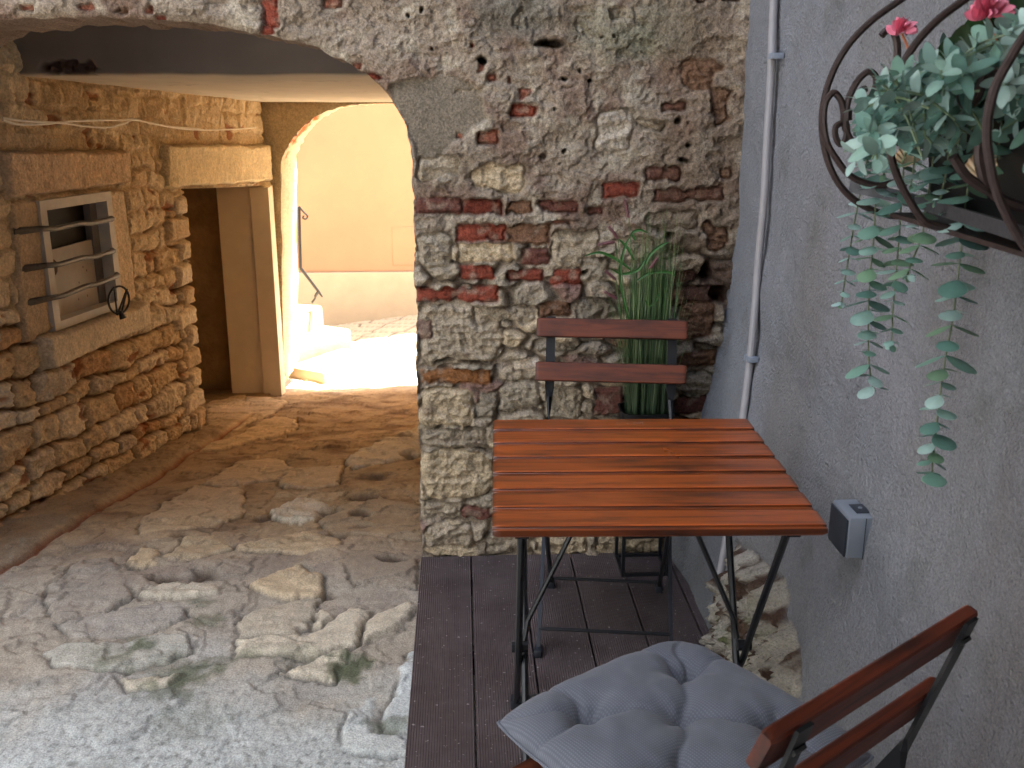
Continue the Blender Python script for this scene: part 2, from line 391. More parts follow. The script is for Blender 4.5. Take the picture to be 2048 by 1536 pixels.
def front_wall():
    x0, x1, z0, z1 = -2.15, .84, -.14, 1.98
    dx = .0042
    xs = np.arange(x0, x1, dx); zs = np.arange(z0, z1, dx); X, Z = np.meshgrid(xs, zs)
    w1 = fbm(X*9, Z*9, 3, 3)*.016; w2 = fbm(X*9, Z*9, 33, 3)*.016
    w1 += fbm(X*40, Z*40, 5, 2)*.004; w2 += fbm(X*40, Z*40, 55, 2)*.004
    XW, ZW = X+w1, Z+w2
    # plaster
    lay = fbm(X*5.5+.3*fbm(X*20, Z*20, 14, 2), Z*6.5, 12, 5, .6)
    f1p, f2p, cp = worley(X/.016, Z/.016, 15, 1.)
    pit = sst(.28, .12, f1p)*(cp > .80)
    pl = fbm(X*5, Z*5, 11, 5, .55)*.016 + ridge(X*14, Z*18, 21, 5, .6)*.0065 + fbm(X*55, Z*55, 31, 3, .7)*.0048 + .006*sst(.02, .05, lay) + .005*sst(-.20, -.16, lay) - pit*.003
    C = np.zeros(X.shape+(3,)) + S(146, 135, 122)
    C = mixc(C, S(126, 108, 96), sst(-.1, .35, fbm(X*6, Z*6, 41, 4)))
    C = mixc(C, S(166, 158, 144), sst(.0, .4, fbm(X*11, Z*11, 43, 4)))
    C = mixc(C, S(112, 98, 86), sst(.1, .45, fbm(X*24, Z*24, 44, 4, .6))*.6)
    # rubble zone
    zl = .98+.07*fbm(X*4, Z*4, 51, 3)*2
    zl = np.where(X > .35, zl-.0, zl)
    rub = sst(0, .04, zl-Z)
    f1, f2, cid = worley(XW/.115, ZW/.062, 61, .95)
    e = f2-f1
    st = sst(.04, .30, e)
    terr = .5*ridge(X*11+cid*9, Z*30+cid*5, 71, 5, .62)+.5*ridge(X*22+Z*9, Z*20-X*9+cid*5, 72, 4, .6)
    sh = fbm(X*48, Z*60, 74, 3, .7)*.004 + st*(.016+.020*_h(np.floor(cid*97), np.floor(cid*41), 3)) + st*(terr-.6)*.020 + fbm(X*25, Z*45, 73, 4)*.006
    sc = np.zeros(X.shape+(3,))+STN*.95
    for lo, hi, c in ((0, .22, CRM*.95), (.22, .4, GRY*.95), (.4, .46, PINK*.95), (.5, .68, STN), (.68, .8, GRY*1.15), (.8, .85, BRN*1.1)):
        sc = np.where(((cid >= lo) & (cid < hi))[..., None], c, sc)
    mor = S(138, 128, 116)*(1+.25*fbm(X*20, Z*20, 81, 3))[..., None]
    sc = mixc(mor, sc, sst(.05, .2, e))
    # mortar smears over the stones
    sm = sst(.12, .4, fbm(X*7, Z*7, 83, 4)); sh = sh*(1-sm*.6)+sm*(.014+fbm(X*50, Z*50, 85, 3)*.005); sc = mixc(sc, S(156, 146, 134), sm*.8)
    H = pl*(1-rub)+ (sh-.004)*rub
    C = mixc(C, sc, rub)
    # edge of the plaster standing proud of the rubble
    H += .010*sst(-.004, .01, Z-zl)
    # smooth grey repair by the arch
    P = [wallpt(*p) for p in ((775,165),(830,155),(905,152),(948,165),(968,200),(975,232),(935,262),(905,285),(885,320),(835,335),(828,300),(815,255),(790,215))]
    d = poly_sd(XW, ZW, P); m = sst(.004, -.006, d); H = H*(1-m)+(.012+fbm(X*6, Z*6, 87, 3)*.004)*m
    C = mixc(C, S(126, 118, 106), m)
    for k, cx, cy, w, h, c in WF:
        P = wrect(cx, cy, w, h, random.uniform(-1.5, 1.5)); P = np.array(P)
        pad = .03; ix = np.where((xs > P[:, 0].min()-pad) & (xs < P[:, 0].max()+pad))[0]; iz = np.where((zs > P[:, 1].min()-pad) & (zs < P[:, 1].max()+pad))[0]
        if len(ix) == 0 or len(iz) == 0: continue
        sl = (slice(iz[0], iz[-1]+1), slice(ix[0], ix[-1]+1)); sd = random.randint(0, 999)
        a_, b_ = X[sl], Z[sl]; inner = np.array(P); cen = inner.mean(0)
        if k == 'b':
            r = .008; wx_ = fbm(a_*26, b_*26, sd+50, 3)*.010; wz_ = fbm(a_*26, b_*26, sd+60, 3)*.008
            hx = abs(P[1][0]-P[0][0])/2; hz = abs(P[2][1]-P[1][1])/2; rc = min(.010, hz*.6)
            qx = np.abs(XW[sl]*.4+a_*.6+wx_-cen[0])-hx+rc; qz = np.abs(ZW[sl]*.4+b_*.6+wz_-cen[1])-hz+rc
            d = np.hypot(np.maximum(qx, 0), np.maximum(qz, 0))+np.minimum(np.maximum(qx, qz), 0)-rc
            d = d+.010*sst(.05, .5, fbm(a_*16, b_*16, sd+70, 3))
        else:
            r = .012; big = .030 if cen[1] > 1.0 else .016
            hx = abs(P[1][0]-P[0][0])/2; hz = abs(P[2][1]-P[1][1])/2; rc = min(hx, hz)*.55
            qx = np.abs(XW[sl]+fbm(a_*13, b_*13, sd+50, 4)*big-cen[0])-hx+rc; qz = np.abs(ZW[sl]+fbm(a_*13, b_*13, sd+60, 4)*big*.8-cen[1])-hz+rc
            d = np.hypot(np.maximum(qx, 0), np.maximum(qz, 0))+np.minimum(np.maximum(qx, qz), 0)-rc
        d = d + r*.4
        m = sst(.003, -.003, d); dome = sst(r, -r*1.4, d)
        cr = np.exp(-(d/.0035)**2)*sst(-.35, .25, fbm(a_*12, b_*12, sd+80, 2))
        if k == 'b':
            hh = random.uniform(.009, .016)+fbm(X[sl]*30, Z[sl]*30, sd, 4)*.005+ridge(X[sl]*25, Z[sl]*50, sd+1, 3)*.004
            cc = c*(1+.35*fbm(X[sl]*18, Z[sl]*18, sd+2, 4))[..., None]
            cc = mixc(cc, S(150, 134, 120), sst(.05, .45, fbm(X[sl]*24, Z[sl]*24, sd+3, 4))*.6)
        else:
            tr = .6*ridge(X[sl]*9+sd, Z[sl]*24, sd, 5, .62)+.4*ridge(X[sl]*20+Z[sl]*12, Z[sl]*16-X[sl]*10, sd+6, 4, .6)
            hh = random.uniform(.012, .022)+(tr-.65)*.030+fbm(X[sl]*40, Z[sl]*60, sd+1, 3)*.004
            cc = c*(1+.22*fbm(X[sl]*12, Z[sl]*20, sd+2, 4))[..., None]
            cc = mixc(cc, S(120, 104, 92), sst(.2, .55, fbm(X[sl]*14, Z[sl]*22, sd+4, 4))*.6)
        H[sl] = H[sl]*(1-m)+(hh*dome)*m - cr*.008
        C[sl] = mixc(C[sl], cc, m); C[sl] = C[sl]*(1-.16*cr)[..., None]
    # holes
    for cx, cy, w, h, dp in ((1105,92,38,14,.06),(1082,88,20,12,.03),(960,118,13,15,.06),(1129,160,7,7,.03),(1177,160,8,7,.03),(1161,139,6,5,.03),(1131,306,8,8,.04),(1226,73,7,6,.02),
        (815,28,7,6,.03),(844,18,6,6,.03),(1101,212,6,5,.02),(1352,240,14,14,.03),(1374,287,10,8,.03),(1205,72,5,5,.02),(862,98,6,7,.02),(1410,548,28,30,.06),(1436,590,40,30,.06),(1172,544,14,10,.03),
        (1085,313,14,12,.015),(950,720,60,8,.02),(890,720,40,7,.02),(1366,322,20,8,.03),(1340,470,18,14,.03)):
        x, z = wallpt(cx, cy); sx = w/2*3.1/F; sz = h/2*3.1/F
        q = np.hypot((XW-x)/sx, (ZW-z)/sz); m = sst(1.3, .7, q); H -= m*dp; C = mixc(C, S(60, 48, 40), m*.6)
    # greenish algae and grey stain near the top
    for cx, cy, rx, rz, c, a in ((1030,30,95,55,S(104,106,100),.6),(1200,60,90,55,S(112,116,98),.4),(1330,60,90,60,S(92,94,78),.5),(1400,330,110,420,S(104,84,68),.45),(1440,560,60,60,S(70,46,38),.7),(1255,90,60,40,S(108,114,96),.35)):
        x, z = wallpt(cx, cy); q = np.hypot((XW-x)/(rx*3.1/F), (ZW-z)/(rz*3.1/F)); m = sst(1.15, .45, q+.35*fbm(X*12, Z*12, 91, 4))*a; C = mixc(C, c, m)
    edge = sst(-.02, .06, ZW-1.25)*0
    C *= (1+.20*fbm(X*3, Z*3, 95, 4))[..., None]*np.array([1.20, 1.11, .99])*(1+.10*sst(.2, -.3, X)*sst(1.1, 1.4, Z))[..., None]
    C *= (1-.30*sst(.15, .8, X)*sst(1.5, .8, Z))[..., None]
    C *= (1-.35*sst(.003, -.014, H))[..., None]*.5+.5   # recess shade painted into the colour by depth
    # arch cut
    sd = poly_sd(X, Z, ARCHC)
    sd = sd + fbm(X*22, Z*22, 97, 3)*.006
    inside = sd < 0
    keep = ~(inside[:-1, :-1] & inside[:-1, 1:] & inside[1:, 1:] & inside[1:, :-1])
    gxs, gzs = np.gradient(sd, dx)[1], np.gradient(sd, dx)[0]; gn = np.hypot(gxs, gzs)+1e-6
    near = inside & (sd > -.012)
    H = H*1.2
    X2 = np.where(near, X-gxs/gn*sd, X); Z2 = np.where(near, Z-gzs/gn*sd, Z)
    H = H*sst(-.012, .03, sd+.012)                                # arris rounds off
    Yp = FY-H
    P = np.stack([X2, Yp, Z2], -1)
    def extra(V, Cc, q):
        es = np.concatenate([q[:, [0, 1]], q[:, [1, 2]], q[:, [2, 3]], q[:, [3, 0]]]); key = np.sort(es, 1)
        kk = key[:, 0]*10**7+key[:, 1]; u, inv, cnt = np.unique(kk, return_inverse=True, return_counts=True)
        bd = es[cnt[inv] == 1]; nr = near.ravel() | (np.abs(sd.ravel()) < .010); bd = bd[nr[bd[:, 0]] & nr[bd[:, 1]]]
        ids = np.unique(bd); mp = {int(a): i for i, a in enumerate(ids)}; n0 = len(V); rings = [V[ids]]; cs = []
        steps = [.012, .03, .06, .1, .15, .21, .28, .36, .44]
        newV = [V]; newC = [Cc]; base = V[ids].copy(); fs = []
        gx_ = gxs.ravel()[ids]; gz_ = gzs.ravel()[ids]; gg = np.hypot(gx_, gz_)+1e-6
        rid = [ids]
        for k, sp in enumerate(steps):
            v = base.copy(); v[:, 1] = sp
            d = fbm(base[:, 0]*14+sp*20, base[:, 2]*14+sp*14, 101, 4)*.018*min(1, sp/.05)
            v[:, 0] += gx_/gg*d; v[:, 2] += gz_/gg*d
            newV.append(v); c = Cc[ids]*0+S(132, 112, 96)*(1+.3*fbm(base[:, 0]*10+sp*9, base[:, 2]*10, 103, 3))[:, None]; newC.append(c)
            rid.append(np.arange(len(ids))+n0+k*len(ids))
        a = np.array([mp[int(i)] for i in bd[:, 0]]); b2 = np.array([mp[int(i)] for i in bd[:, 1]])
        for k in range(len(steps)):
            fs.append(np.stack([rid[k][b2], rid[k][a], rid[k+1][a], rid[k+1][b2]], -1))
        return np.vstack(newV), np.vstack(newC), np.vstack([q]+fs)
    root = thing('brick_wall', 'tall weathered wall of crumbling plaster, rubble stone and red bricks with the arch through it', 'wall', (-.5, FY, -.14))
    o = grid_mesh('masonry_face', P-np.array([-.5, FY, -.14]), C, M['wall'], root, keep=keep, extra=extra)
    mb = MB()
    mb.box((-7+.5, 0.005, 2.11), (1.6+.5, .44, 10)); mb.box((-7+.5, .004, -.2), (-2.14+.5, .44, 2.11)); mb.box((.835+.5, .004, -.2), (1.6+.5, .44, 2.11))
    mb.build('upper_wall', M['plain'], root, smooth=False)
    return root
front_wall()

# ================================================================== LEFT PASSAGE WALL
def passage_wall():
    y0, y1, z0, z1 = 3.02, 7.16, -.82, 1.75
    ys = np.arange(y0, y1, .0085); zs = np.arange(z0, z1, .0072); Y, Z = np.meshgrid(ys, zs)
    w1 = fbm(Y*8, Z*8, 203, 3)*.022; w2 = fbm(Y*6, Z*6, 233, 3)*.028+perlin(Y*2.6, Z*4.5, 235)*.026
    YW, ZW = Y+w1+fbm(Y*30, Z*30, 205, 2)*.006, Z+w2+fbm(Y*30, Z*30, 207, 2)*.005
    # sloping courses of squared rubble
    zz = ZW+.085*(Y-4.5); r = np.random.default_rng(21)
    rows = [-1.3]
    while rows[-1] < 2.3: rows.append(rows[-1]+r.uniform(.065, .135))
    rows = np.array(rows); ri = np.clip(np.searchsorted(rows, zz)-1, 0, len(rows)-2)
    D = np.full(Y.shape, -1.); ID = np.zeros(Y.shape)
    for k in range(len(rows)-1):
        m = ri == k
        if not m.any(): continue
        h = rows[k+1]-rows[k]; cb = [2.8]
        while cb[-1] < 7.6: cb.append(cb[-1]+r.uniform(.10, .30)*(.7+h*4))
        cb = np.array(cb); yy = YW[m]; ci = np.clip(np.searchsorted(cb, yy)-1, 0, len(cb)-2)
        cx = (cb[ci]+cb[ci+1])/2; hw = (cb[ci+1]-cb[ci])/2-.004; cz = (rows[k]+rows[k+1])/2; hh = h/2-.004
        rr = .014; qx = np.abs(yy-cx)-hw+rr; qz = np.abs(zz[m]-cz)-hh+rr
        D[m] = -(np.hypot(np.maximum(qx, 0), np.maximum(qz, 0))+np.minimum(np.maximum(qx, qz), 0)-rr)
        ID[m] = _h(ci.astype(float), np.full(ci.shape, float(k)), 77)
    st = sst(-.004, .012, D)
    H = st*(.024+.018*ID)*sst(-.006, .018, D)**.6 + st*(ridge(Y*9+ID*20, Z*12, 215, 5, .62)-.5)*.034 + fbm(Y*26, Z*26, 217, 4, .65)*.010 + fbm(Y*2.2, Z*2.2, 218, 3)*.03
    C = np.zeros(Y.shape+(3,))+S(220, 194, 154)  # honey stone tone, deepened to carry the passage's warm light
    for lo, hi, c in ((0, .2, S(232, 214, 184)), (.2, .38, S(212, 184, 144)), (.38, .52, S(200, 162, 120)), (.52, .7, S(226, 204, 168)), (.86, 1, S(210, 192, 164))):
        C = np.where(((ID >= lo) & (ID < hi))[..., None], c, C)
    C = mixc(S(106, 74, 48)*np.ones(C.shape), C, sst(-.003, .010, D))
    # higher up the joints are smeared with mortar
    mo = sst(.0, .35, fbm(Y*3.5, Z*3.5, 221, 4)+.9*sst(.15, 1.0, Z)-.25)
    H = H*(1-.55*mo)+mo*(.016+fbm(Y*10, Z*10, 223, 5)*.016); C = mixc(C, S(210, 186, 150), mo*.75)
    top = sst(1.08, 1.16, Z+.05*(Y-4.5)); H = H*(1-top*.5)+top*(fbm(Y*7, Z*5, 225, 5)*.035)
    C = mixc(C, S(204, 180, 142), top*.7)
    br = sst(.30, .42, fbm(Y*5, Z*9, 227, 3)); C = mixc(C, S(150, 82, 48), br*.75); H -= br*.010
    def feat(P, c, h, r_=.008, rough=.004, warp=.4, cc=None):
        nonlocal H, C
        d = poly_sd(YW*warp+Y*(1-warp), ZW*warp+Z*(1-warp), P); m = sst(.004, -.004, d); cr = np.exp(-(d/.007)**2)
        sd = random.randint(0, 999)
        hh = h*sst(r_, -r_, d)+fbm(Y*12, Z*12, sd, 5)*rough+ridge(Y*35, Z*30, sd+1, 2)*rough*.5
        H = H*(1-m)+hh*m-cr*.014; col = c*(1+.14*fbm(Y*7, Z*7, sd+2, 4))[..., None]
        C = mixc(C, col, m); C *= (1-.3*cr)[..., None]
    # big blocks: two lintels, window jambs, sill
    feat([(3.98,1.195),(5.03,1.135),(5.0,.985),(3.97,1.015)], S(216,186,152), .052, rough=.010)
    feat([(5.46,1.14),(7.2,1.035),(7.2,.80),(5.42,.925)], S(222,202,162), .055, rough=.008)
    feat([(4.0,1.0),(4.19,.99),(4.16,.44),(3.97,.46)], S(192,168,138), .034)
    feat([(4.78,.97),(4.96,.96),(4.97,.43),(4.77,.43)], S(212,188,154), .034)
    feat([(4.05,.465),(5.0,.418),(4.98,.296),(4.04,.33)], S(214,196,168), .085, rough=.005)
    for k in range(12):                                              # quoins at the doorway edge
        za = -.56+k*.12
        if za > .88: break
        L = (.20, .12, .26, .15)[k % 4]
        feat([(5.655-L,za+.004),(5.655,za-.004),(5.66,za+.108),(5.66-L*.96,za+.112)], (S(226,206,174), S(208,182,146), S(220,202,174))[k % 3]*1., .05, r_=.022, rough=.012, warp=.7)
    sm = sst(6.9, 6.93, Y)*sst(.80, .78, Z); H = H*(1-sm)+sm*(.045+fbm(Y*6, Z*6, 230, 3)*.004); C = mixc(C, S(214, 196, 160), sm)
    cut = ((Y > 5.66+.25*w1) & (Y < 7.03) & (Z < .915-.085*(Y-5.46)))
    wn = (Y > 4.185) & (Y < 4.775) & (Z > .455-.045*(Y-4.18)) & (Z < .985-.03*(Y-4.18))
    cut = cut | wn; H = np.where(wn, .0, H)
    keep = ~(cut[:-1, :-1] & cut[:-1, 1:] & cut[1:, 1:] & cut[1:, :-1])
    inn = cut[:-1, :-1] | cut[:-1, 1:] | cut[1:, 1:] | cut[1:, :-1]
    cutv = cut
    H = np.where(cutv & ~wn, -.13, H)
    Xp = lwx(Y)+H; P = np.stack([Xp, Y, Z], -1)
    root = thing('passage_wall', 'warm lit rubble stone wall along the left of the passage, with window and doorway', 'wall', (-1.6, 5, -.6))
    org = np.array([-1.6, 5, -.6])
    grid_mesh('stone_face', P-org, C, M['stone'], root, keep=keep, flip=True)
    # smooth plaster end of the wall beside the arch
    def L(y, z, off=0.): return (lwx(y)+off-org[0], y-org[1], z-org[2])
    # window
    W = MB(); fz0 = lambda y: .462-.045*(y-4.18); fz1 = lambda y: .99-.035*(y-4.18)
    def fr(mb, ya, yb, za0, za1, zb0, zb1, o0, o1):
        vs = [L(ya, za0, o0), L(yb, zb0, o0), L(yb, zb1, o0), L(ya, za1, o0), L(ya, za0, o1), L(yb, zb0, o1), L(yb, zb1, o1), L(ya, za1, o1)]
        mb.add(vs, [(0,1,2,3),(7,6,5,4),(0,4,5,1),(1,5,6,2),(2,6,7,3),(3,7,4,0)])
    a, b2 = 4.17, 4.79; t = .05
    fr(W, a, b2, fz1(a)-t*.8, fz1(a), fz1(b2)-t*.8, fz1(b2), -.03, .047)
    fr(W, a, b2, fz0(a), fz0(a)+t*.7, fz0(b2), fz0(b2)+t*.7, -.03, .047)
    fr(W, a, a+t, fz0(a)+t*.7, fz1(a)-t*.8, fz0(a+t)+t*.7, fz1(a+t)-t*.8, -.03, .046)
    fr(W, b2-t, b2, fz0(b2-t)+t*.7, fz1(b2-t)-t*.8, fz0(b2)+t*.7, fz1(b2)-t*.8, -.03, .046)
    wf = W.build('window_frame', M['frame'], root, smooth=False)
    g = MB(); fr(g, a+.02, b2-.02, .70, .97, .68, .95, -.045, -.035); g.build('window_pane', M['glass'], wf, smooth=False)
    g = MB(); fr(g, a+.03, b2-.11, .45, .775, .42, .765, -.028, -.012)
    g.build('shutter_board', M['board'], wf, smooth=False)
    g = MB(); g.add([L(4.33+.028*math.cos(k*.7), .70+.034*math.sin(k*.7), -.010) for k in range(9)]+[L(4.33, .70, -.0095)], [(k, (k+1) % 9, 9) for k in range(9)])
    g.build('stain', M['stain'], wf)
    g = MB()
    for (yy, zz) in ((4.52,.60),(4.56,.57),(4.50,.53),(4.58,.53),(4.60,.64),(4.57,.66)): g.add([L(yy+.004*math.cos(k), zz+.006*math.sin(k), -.010) for k in range(6)], [tuple(range(6))])
    g.build('nail_holes', M['stain'], wf)
    g = MB(); fr(g, b2-.11, b2-.045, .43, .96, .42, .94, -.034, -.004); g.build('frame_side', M['side'], wf, smooth=False)
    # three bars
    for (pa, pb) in (((60,463),(249,436)), ((72,538),(251,499)), ((82,606),(259,546))):
        A = lw(*pa, .085); B = lw(*pb, .085); t_ = MB(); n = 9; pts = []
        for k in range(n):
            f = k/(n-1); y = A[0]+(B[0]-A[0])*f; z = A[1]+(B[1]-A[1])*f+.004*math.sin(k*2.1)
            pts.append(L(y, z, .075 if 0 < k < n-1 else .02))
        t_.tube(pts, [.016, .012, .011, .011, .012, .011, .011, .012, .016], 7); t_.build('window_bar', M['rust'], root)
    # doorway: reveal of the far jamb and the dark inside
    j = MB()
    def bx(mb, x0, x1, ya, yb, z0, z1, bev=0): mb.box((x0-org[0], ya-org[1], z0-org[2]), (x1-org[0], yb-org[1], z1-org[2]), bev)
    bx(j, -1.405, lwx(7.05)+.066, 7.0, 7.17, -.80, .775, .004); bx(j, -1.63, -1.406, 7.022, 7.2, -.80, .80, .004)
    j.build('door_jamb', M['jamb'], root, smooth=False)
    d = MB()
    bx(d, -3.4, -3.3, 5.2, 8.0, -.8, 1.3); bx(d, -3.4, -1.631, 7.10, 7.20, -.8, 1.3); bx(d, -3.4, -1.58, 5.3, 5.55, -.8, 1.3)
    bx(d, -3.4, -1.52, 5.5, 7.25, .915, 1.1); bx(d, -3.4, -1.36, 5.5, 7.25, -.86, -.66)
    d.build('dark_room', M['dark'], root, smooth=False)
    b_ = MB(); bx(b_, -2.2, -1.9, 3.0, 5.4, -.9, 2.0); bx(b_, -2.2, -1.62, 5.4, 7.2, 1.1, 2.0); b_.build('wall_core', M['dark'], root, smooth=False)
passage_wall()

# ================================================================== FAR ARCH
def far_arch():
    root = thing('stone_arch', 'bright low stone arch with exposed red bricks closing the passage before the street', 'arch', (-.6, 7.2, -.8))
    org = np.array([-.6, 7.2, -.8])
    pts = [(570,767),(567,650),(564,520),(563,400),(563,330),(570,305),(584,280),(602,258),(622,240),(645,226),(675,215),(710,209),(750,207),(800,206)]
    cv = np.array([[p[0], p[2]] for p in (ony(x, y, 7.22) for x, y in pts)])
    xc = -.45; cv = cv[cv[:, 0] < xc]
    right = cv[::-1].copy(); right[:, 0] = 2*xc-right[:, 0]; cv = np.vstack([cv, right])
    cv = np.array([q for q in spl(np.c_[cv, cv[:, 0]*0], 6)])[:, :2]
    n = len(cv); steps = np.linspace(0, .7, 13); V = []; Cc = []
    s_ = np.linspace(0, 1, n)
    nx = np.gradient(cv[:, 1]); nz = -np.gradient(cv[:, 0]); nn_ = np.hypot(nx, nz)+1e-9; nx, nz = nx/nn_, nz/nn_
    for k, sp in enumerate(steps):
        d = fbm(s_*40, np.full(n, sp*10), 301, 4)*.03
        x = cv[:, 0]+nx*d; z = cv[:, 1]+nz*d
        V.append(np.stack([x, np.full(n, 7.2+sp), z], -1))
        c = np.zeros((n, 3))+S(206, 190, 160)
        br = ((s_ > .22) & (s_ < .34) & (sp > .05) & (sp < .3)) | ((s_ > .17) & (s_ < .2) & (sp > .1) & (sp < .2))
        c = mixc(c, S(196, 104, 62), br*1.*sst(-.5, .0, fbm(s_*80, np.full(n, sp*20), 305, 2))); Cc.append(c)
    grid_mesh('arch_ring', np.array(V)-org, np.array(Cc), M['stone'], root, flip=False)
    # spandrel wall facing the passage and the street
    for yy, fl in ((7.2, False), (7.9, True)):
        m = 14; V = []; c = []
        for k in range(m):
            f = k/(m-1); ox = np.where(np.arange(n) < n/2, -2.4, 1.6)
            x = cv[:, 0]*(1-f)+(cv[:, 0]+(ox-cv[:, 0])*1.0)*f; z = cv[:, 1]*(1-f)+np.where(np.abs(s_-.5) < .3, 2.2, cv[:, 1]+.9)*f
            yv = yy-(fbm(x*9, z*9, 307, 4)*.02 if not fl else 0)
            V.append(np.stack([x, yv+0*x, z], -1)); c.append(np.zeros((n, 3))+S(196, 180, 148)*(1+.15*fbm(x*6, z*6, 309, 4))[:, None])
        grid_mesh('spandrel', np.array(V)-org, np.array(c), M['stone'], root, flip=fl)
    mb = MB(); mb.box((-6+.6, .60, 2.9), (4+.6, .69, 9), c=(1,1,1)); mb.build('upper_wall', M['plain'], root, smooth=False)
far_arch()

# ================================================================== CEILING of the passage and rooms over it
def ceiling():
    root = thing('passage_ceiling', 'low smooth plaster ceiling of the passage with a broken patch on its front edge', 'ceiling', (-.8, 4.2, 1.47))
    def cz(y): return 1.467-.049*(y-4.2)
    xs = np.linspace(-2.4, 1.2, 620); C0 = S(184, 172, 152)
    V = []; C = []
    prof = [(4.2, 2.2), (4.2, 2.0), (4.2, 1.8), (4.2, 1.65)]+[(4.2, z) for z in np.linspace(1.6, 1.478, 26)]+[(4.203, 1.474), (4.212, 1.467), (4.24, 1.463)]+[(y, cz(y)) for y in np.linspace(4.3, 7.3, 90)]
    for y, z in prof:
        zz = z+fbm(xs*1.5, xs*0+y*1.2, 401, 4)*.005*min(1, max(0, (y-4.2)/.3)); yy = y+0*xs
        hole = sst(1.2, .7, np.hypot((xs+1.50+.02*perlin(xs*30, xs*0, 2))/.115, (z-1.487)/.034+perlin(xs*25, xs*0+z*30, 4)*.5)) if y < 4.25 else 0*xs
        zz = zz+fbm(xs*3, xs*0+1.3, 405, 3)*.006*sst(1.62, 1.48, np.full(xs.shape, z))*(y < 4.3)
        V.append(np.stack([xs, yy+hole*(.03+.02*perlin(xs*60, xs*0+z*60, 7)), zz+hole*.006], -1))
        c = np.zeros((len(xs), 3))+C0*(1+.06*fbm(xs*1.5, xs*0+y*1.5+z*.5, 403, 4))[:, None]
        if y < 4.208: c = c*0+S(126, 116, 108)*(1+.10*fbm(xs*3, xs*0+z*8, 407, 4))[:, None]
        ckk = sst(.02, .0, np.abs(fbm(xs*1.3, xs*0+y*1.1, 409, 4)))*sst(.0, .2, fbm(xs*2, xs*0+y*2, 411, 2))*(y > 4.25)
        c = c*(1-.3*ckk)[:, None]*(1+.12*fbm(xs*5, xs*0+y*2, 413, 4))[:, None]
        C.append(mixc(c, S(70, 50, 44), hole*.9))
    # finer rows for the broken patch
    grid_mesh('soffit', np.array(V)-np.array([-.8, 4.2, 1.47]), np.array(C), M['wallp'], root, flip=False)
    mb = MB(); mb.box((-4.5+.8, -.75, .66), (1.6+.8, 3.0, .9)); mb.box((-4.5+.8, .08, .24), (1.6+.8, 3.0, .659))
    mb.build('slab', M['plain'], root, smooth=False)
    mb = MB(); mb.box((1.0+.8-.55, -.75, -2.5), (1.6+.8, 3.0, .235)); mb.build('right_wall', M['passw'], root, smooth=False)
M['wallp'] = mat('smooth_plaster', attr=True, rough=.85, var=.07, vscale=6, bump=[('noise', 18, .25, .01)])
ceiling()

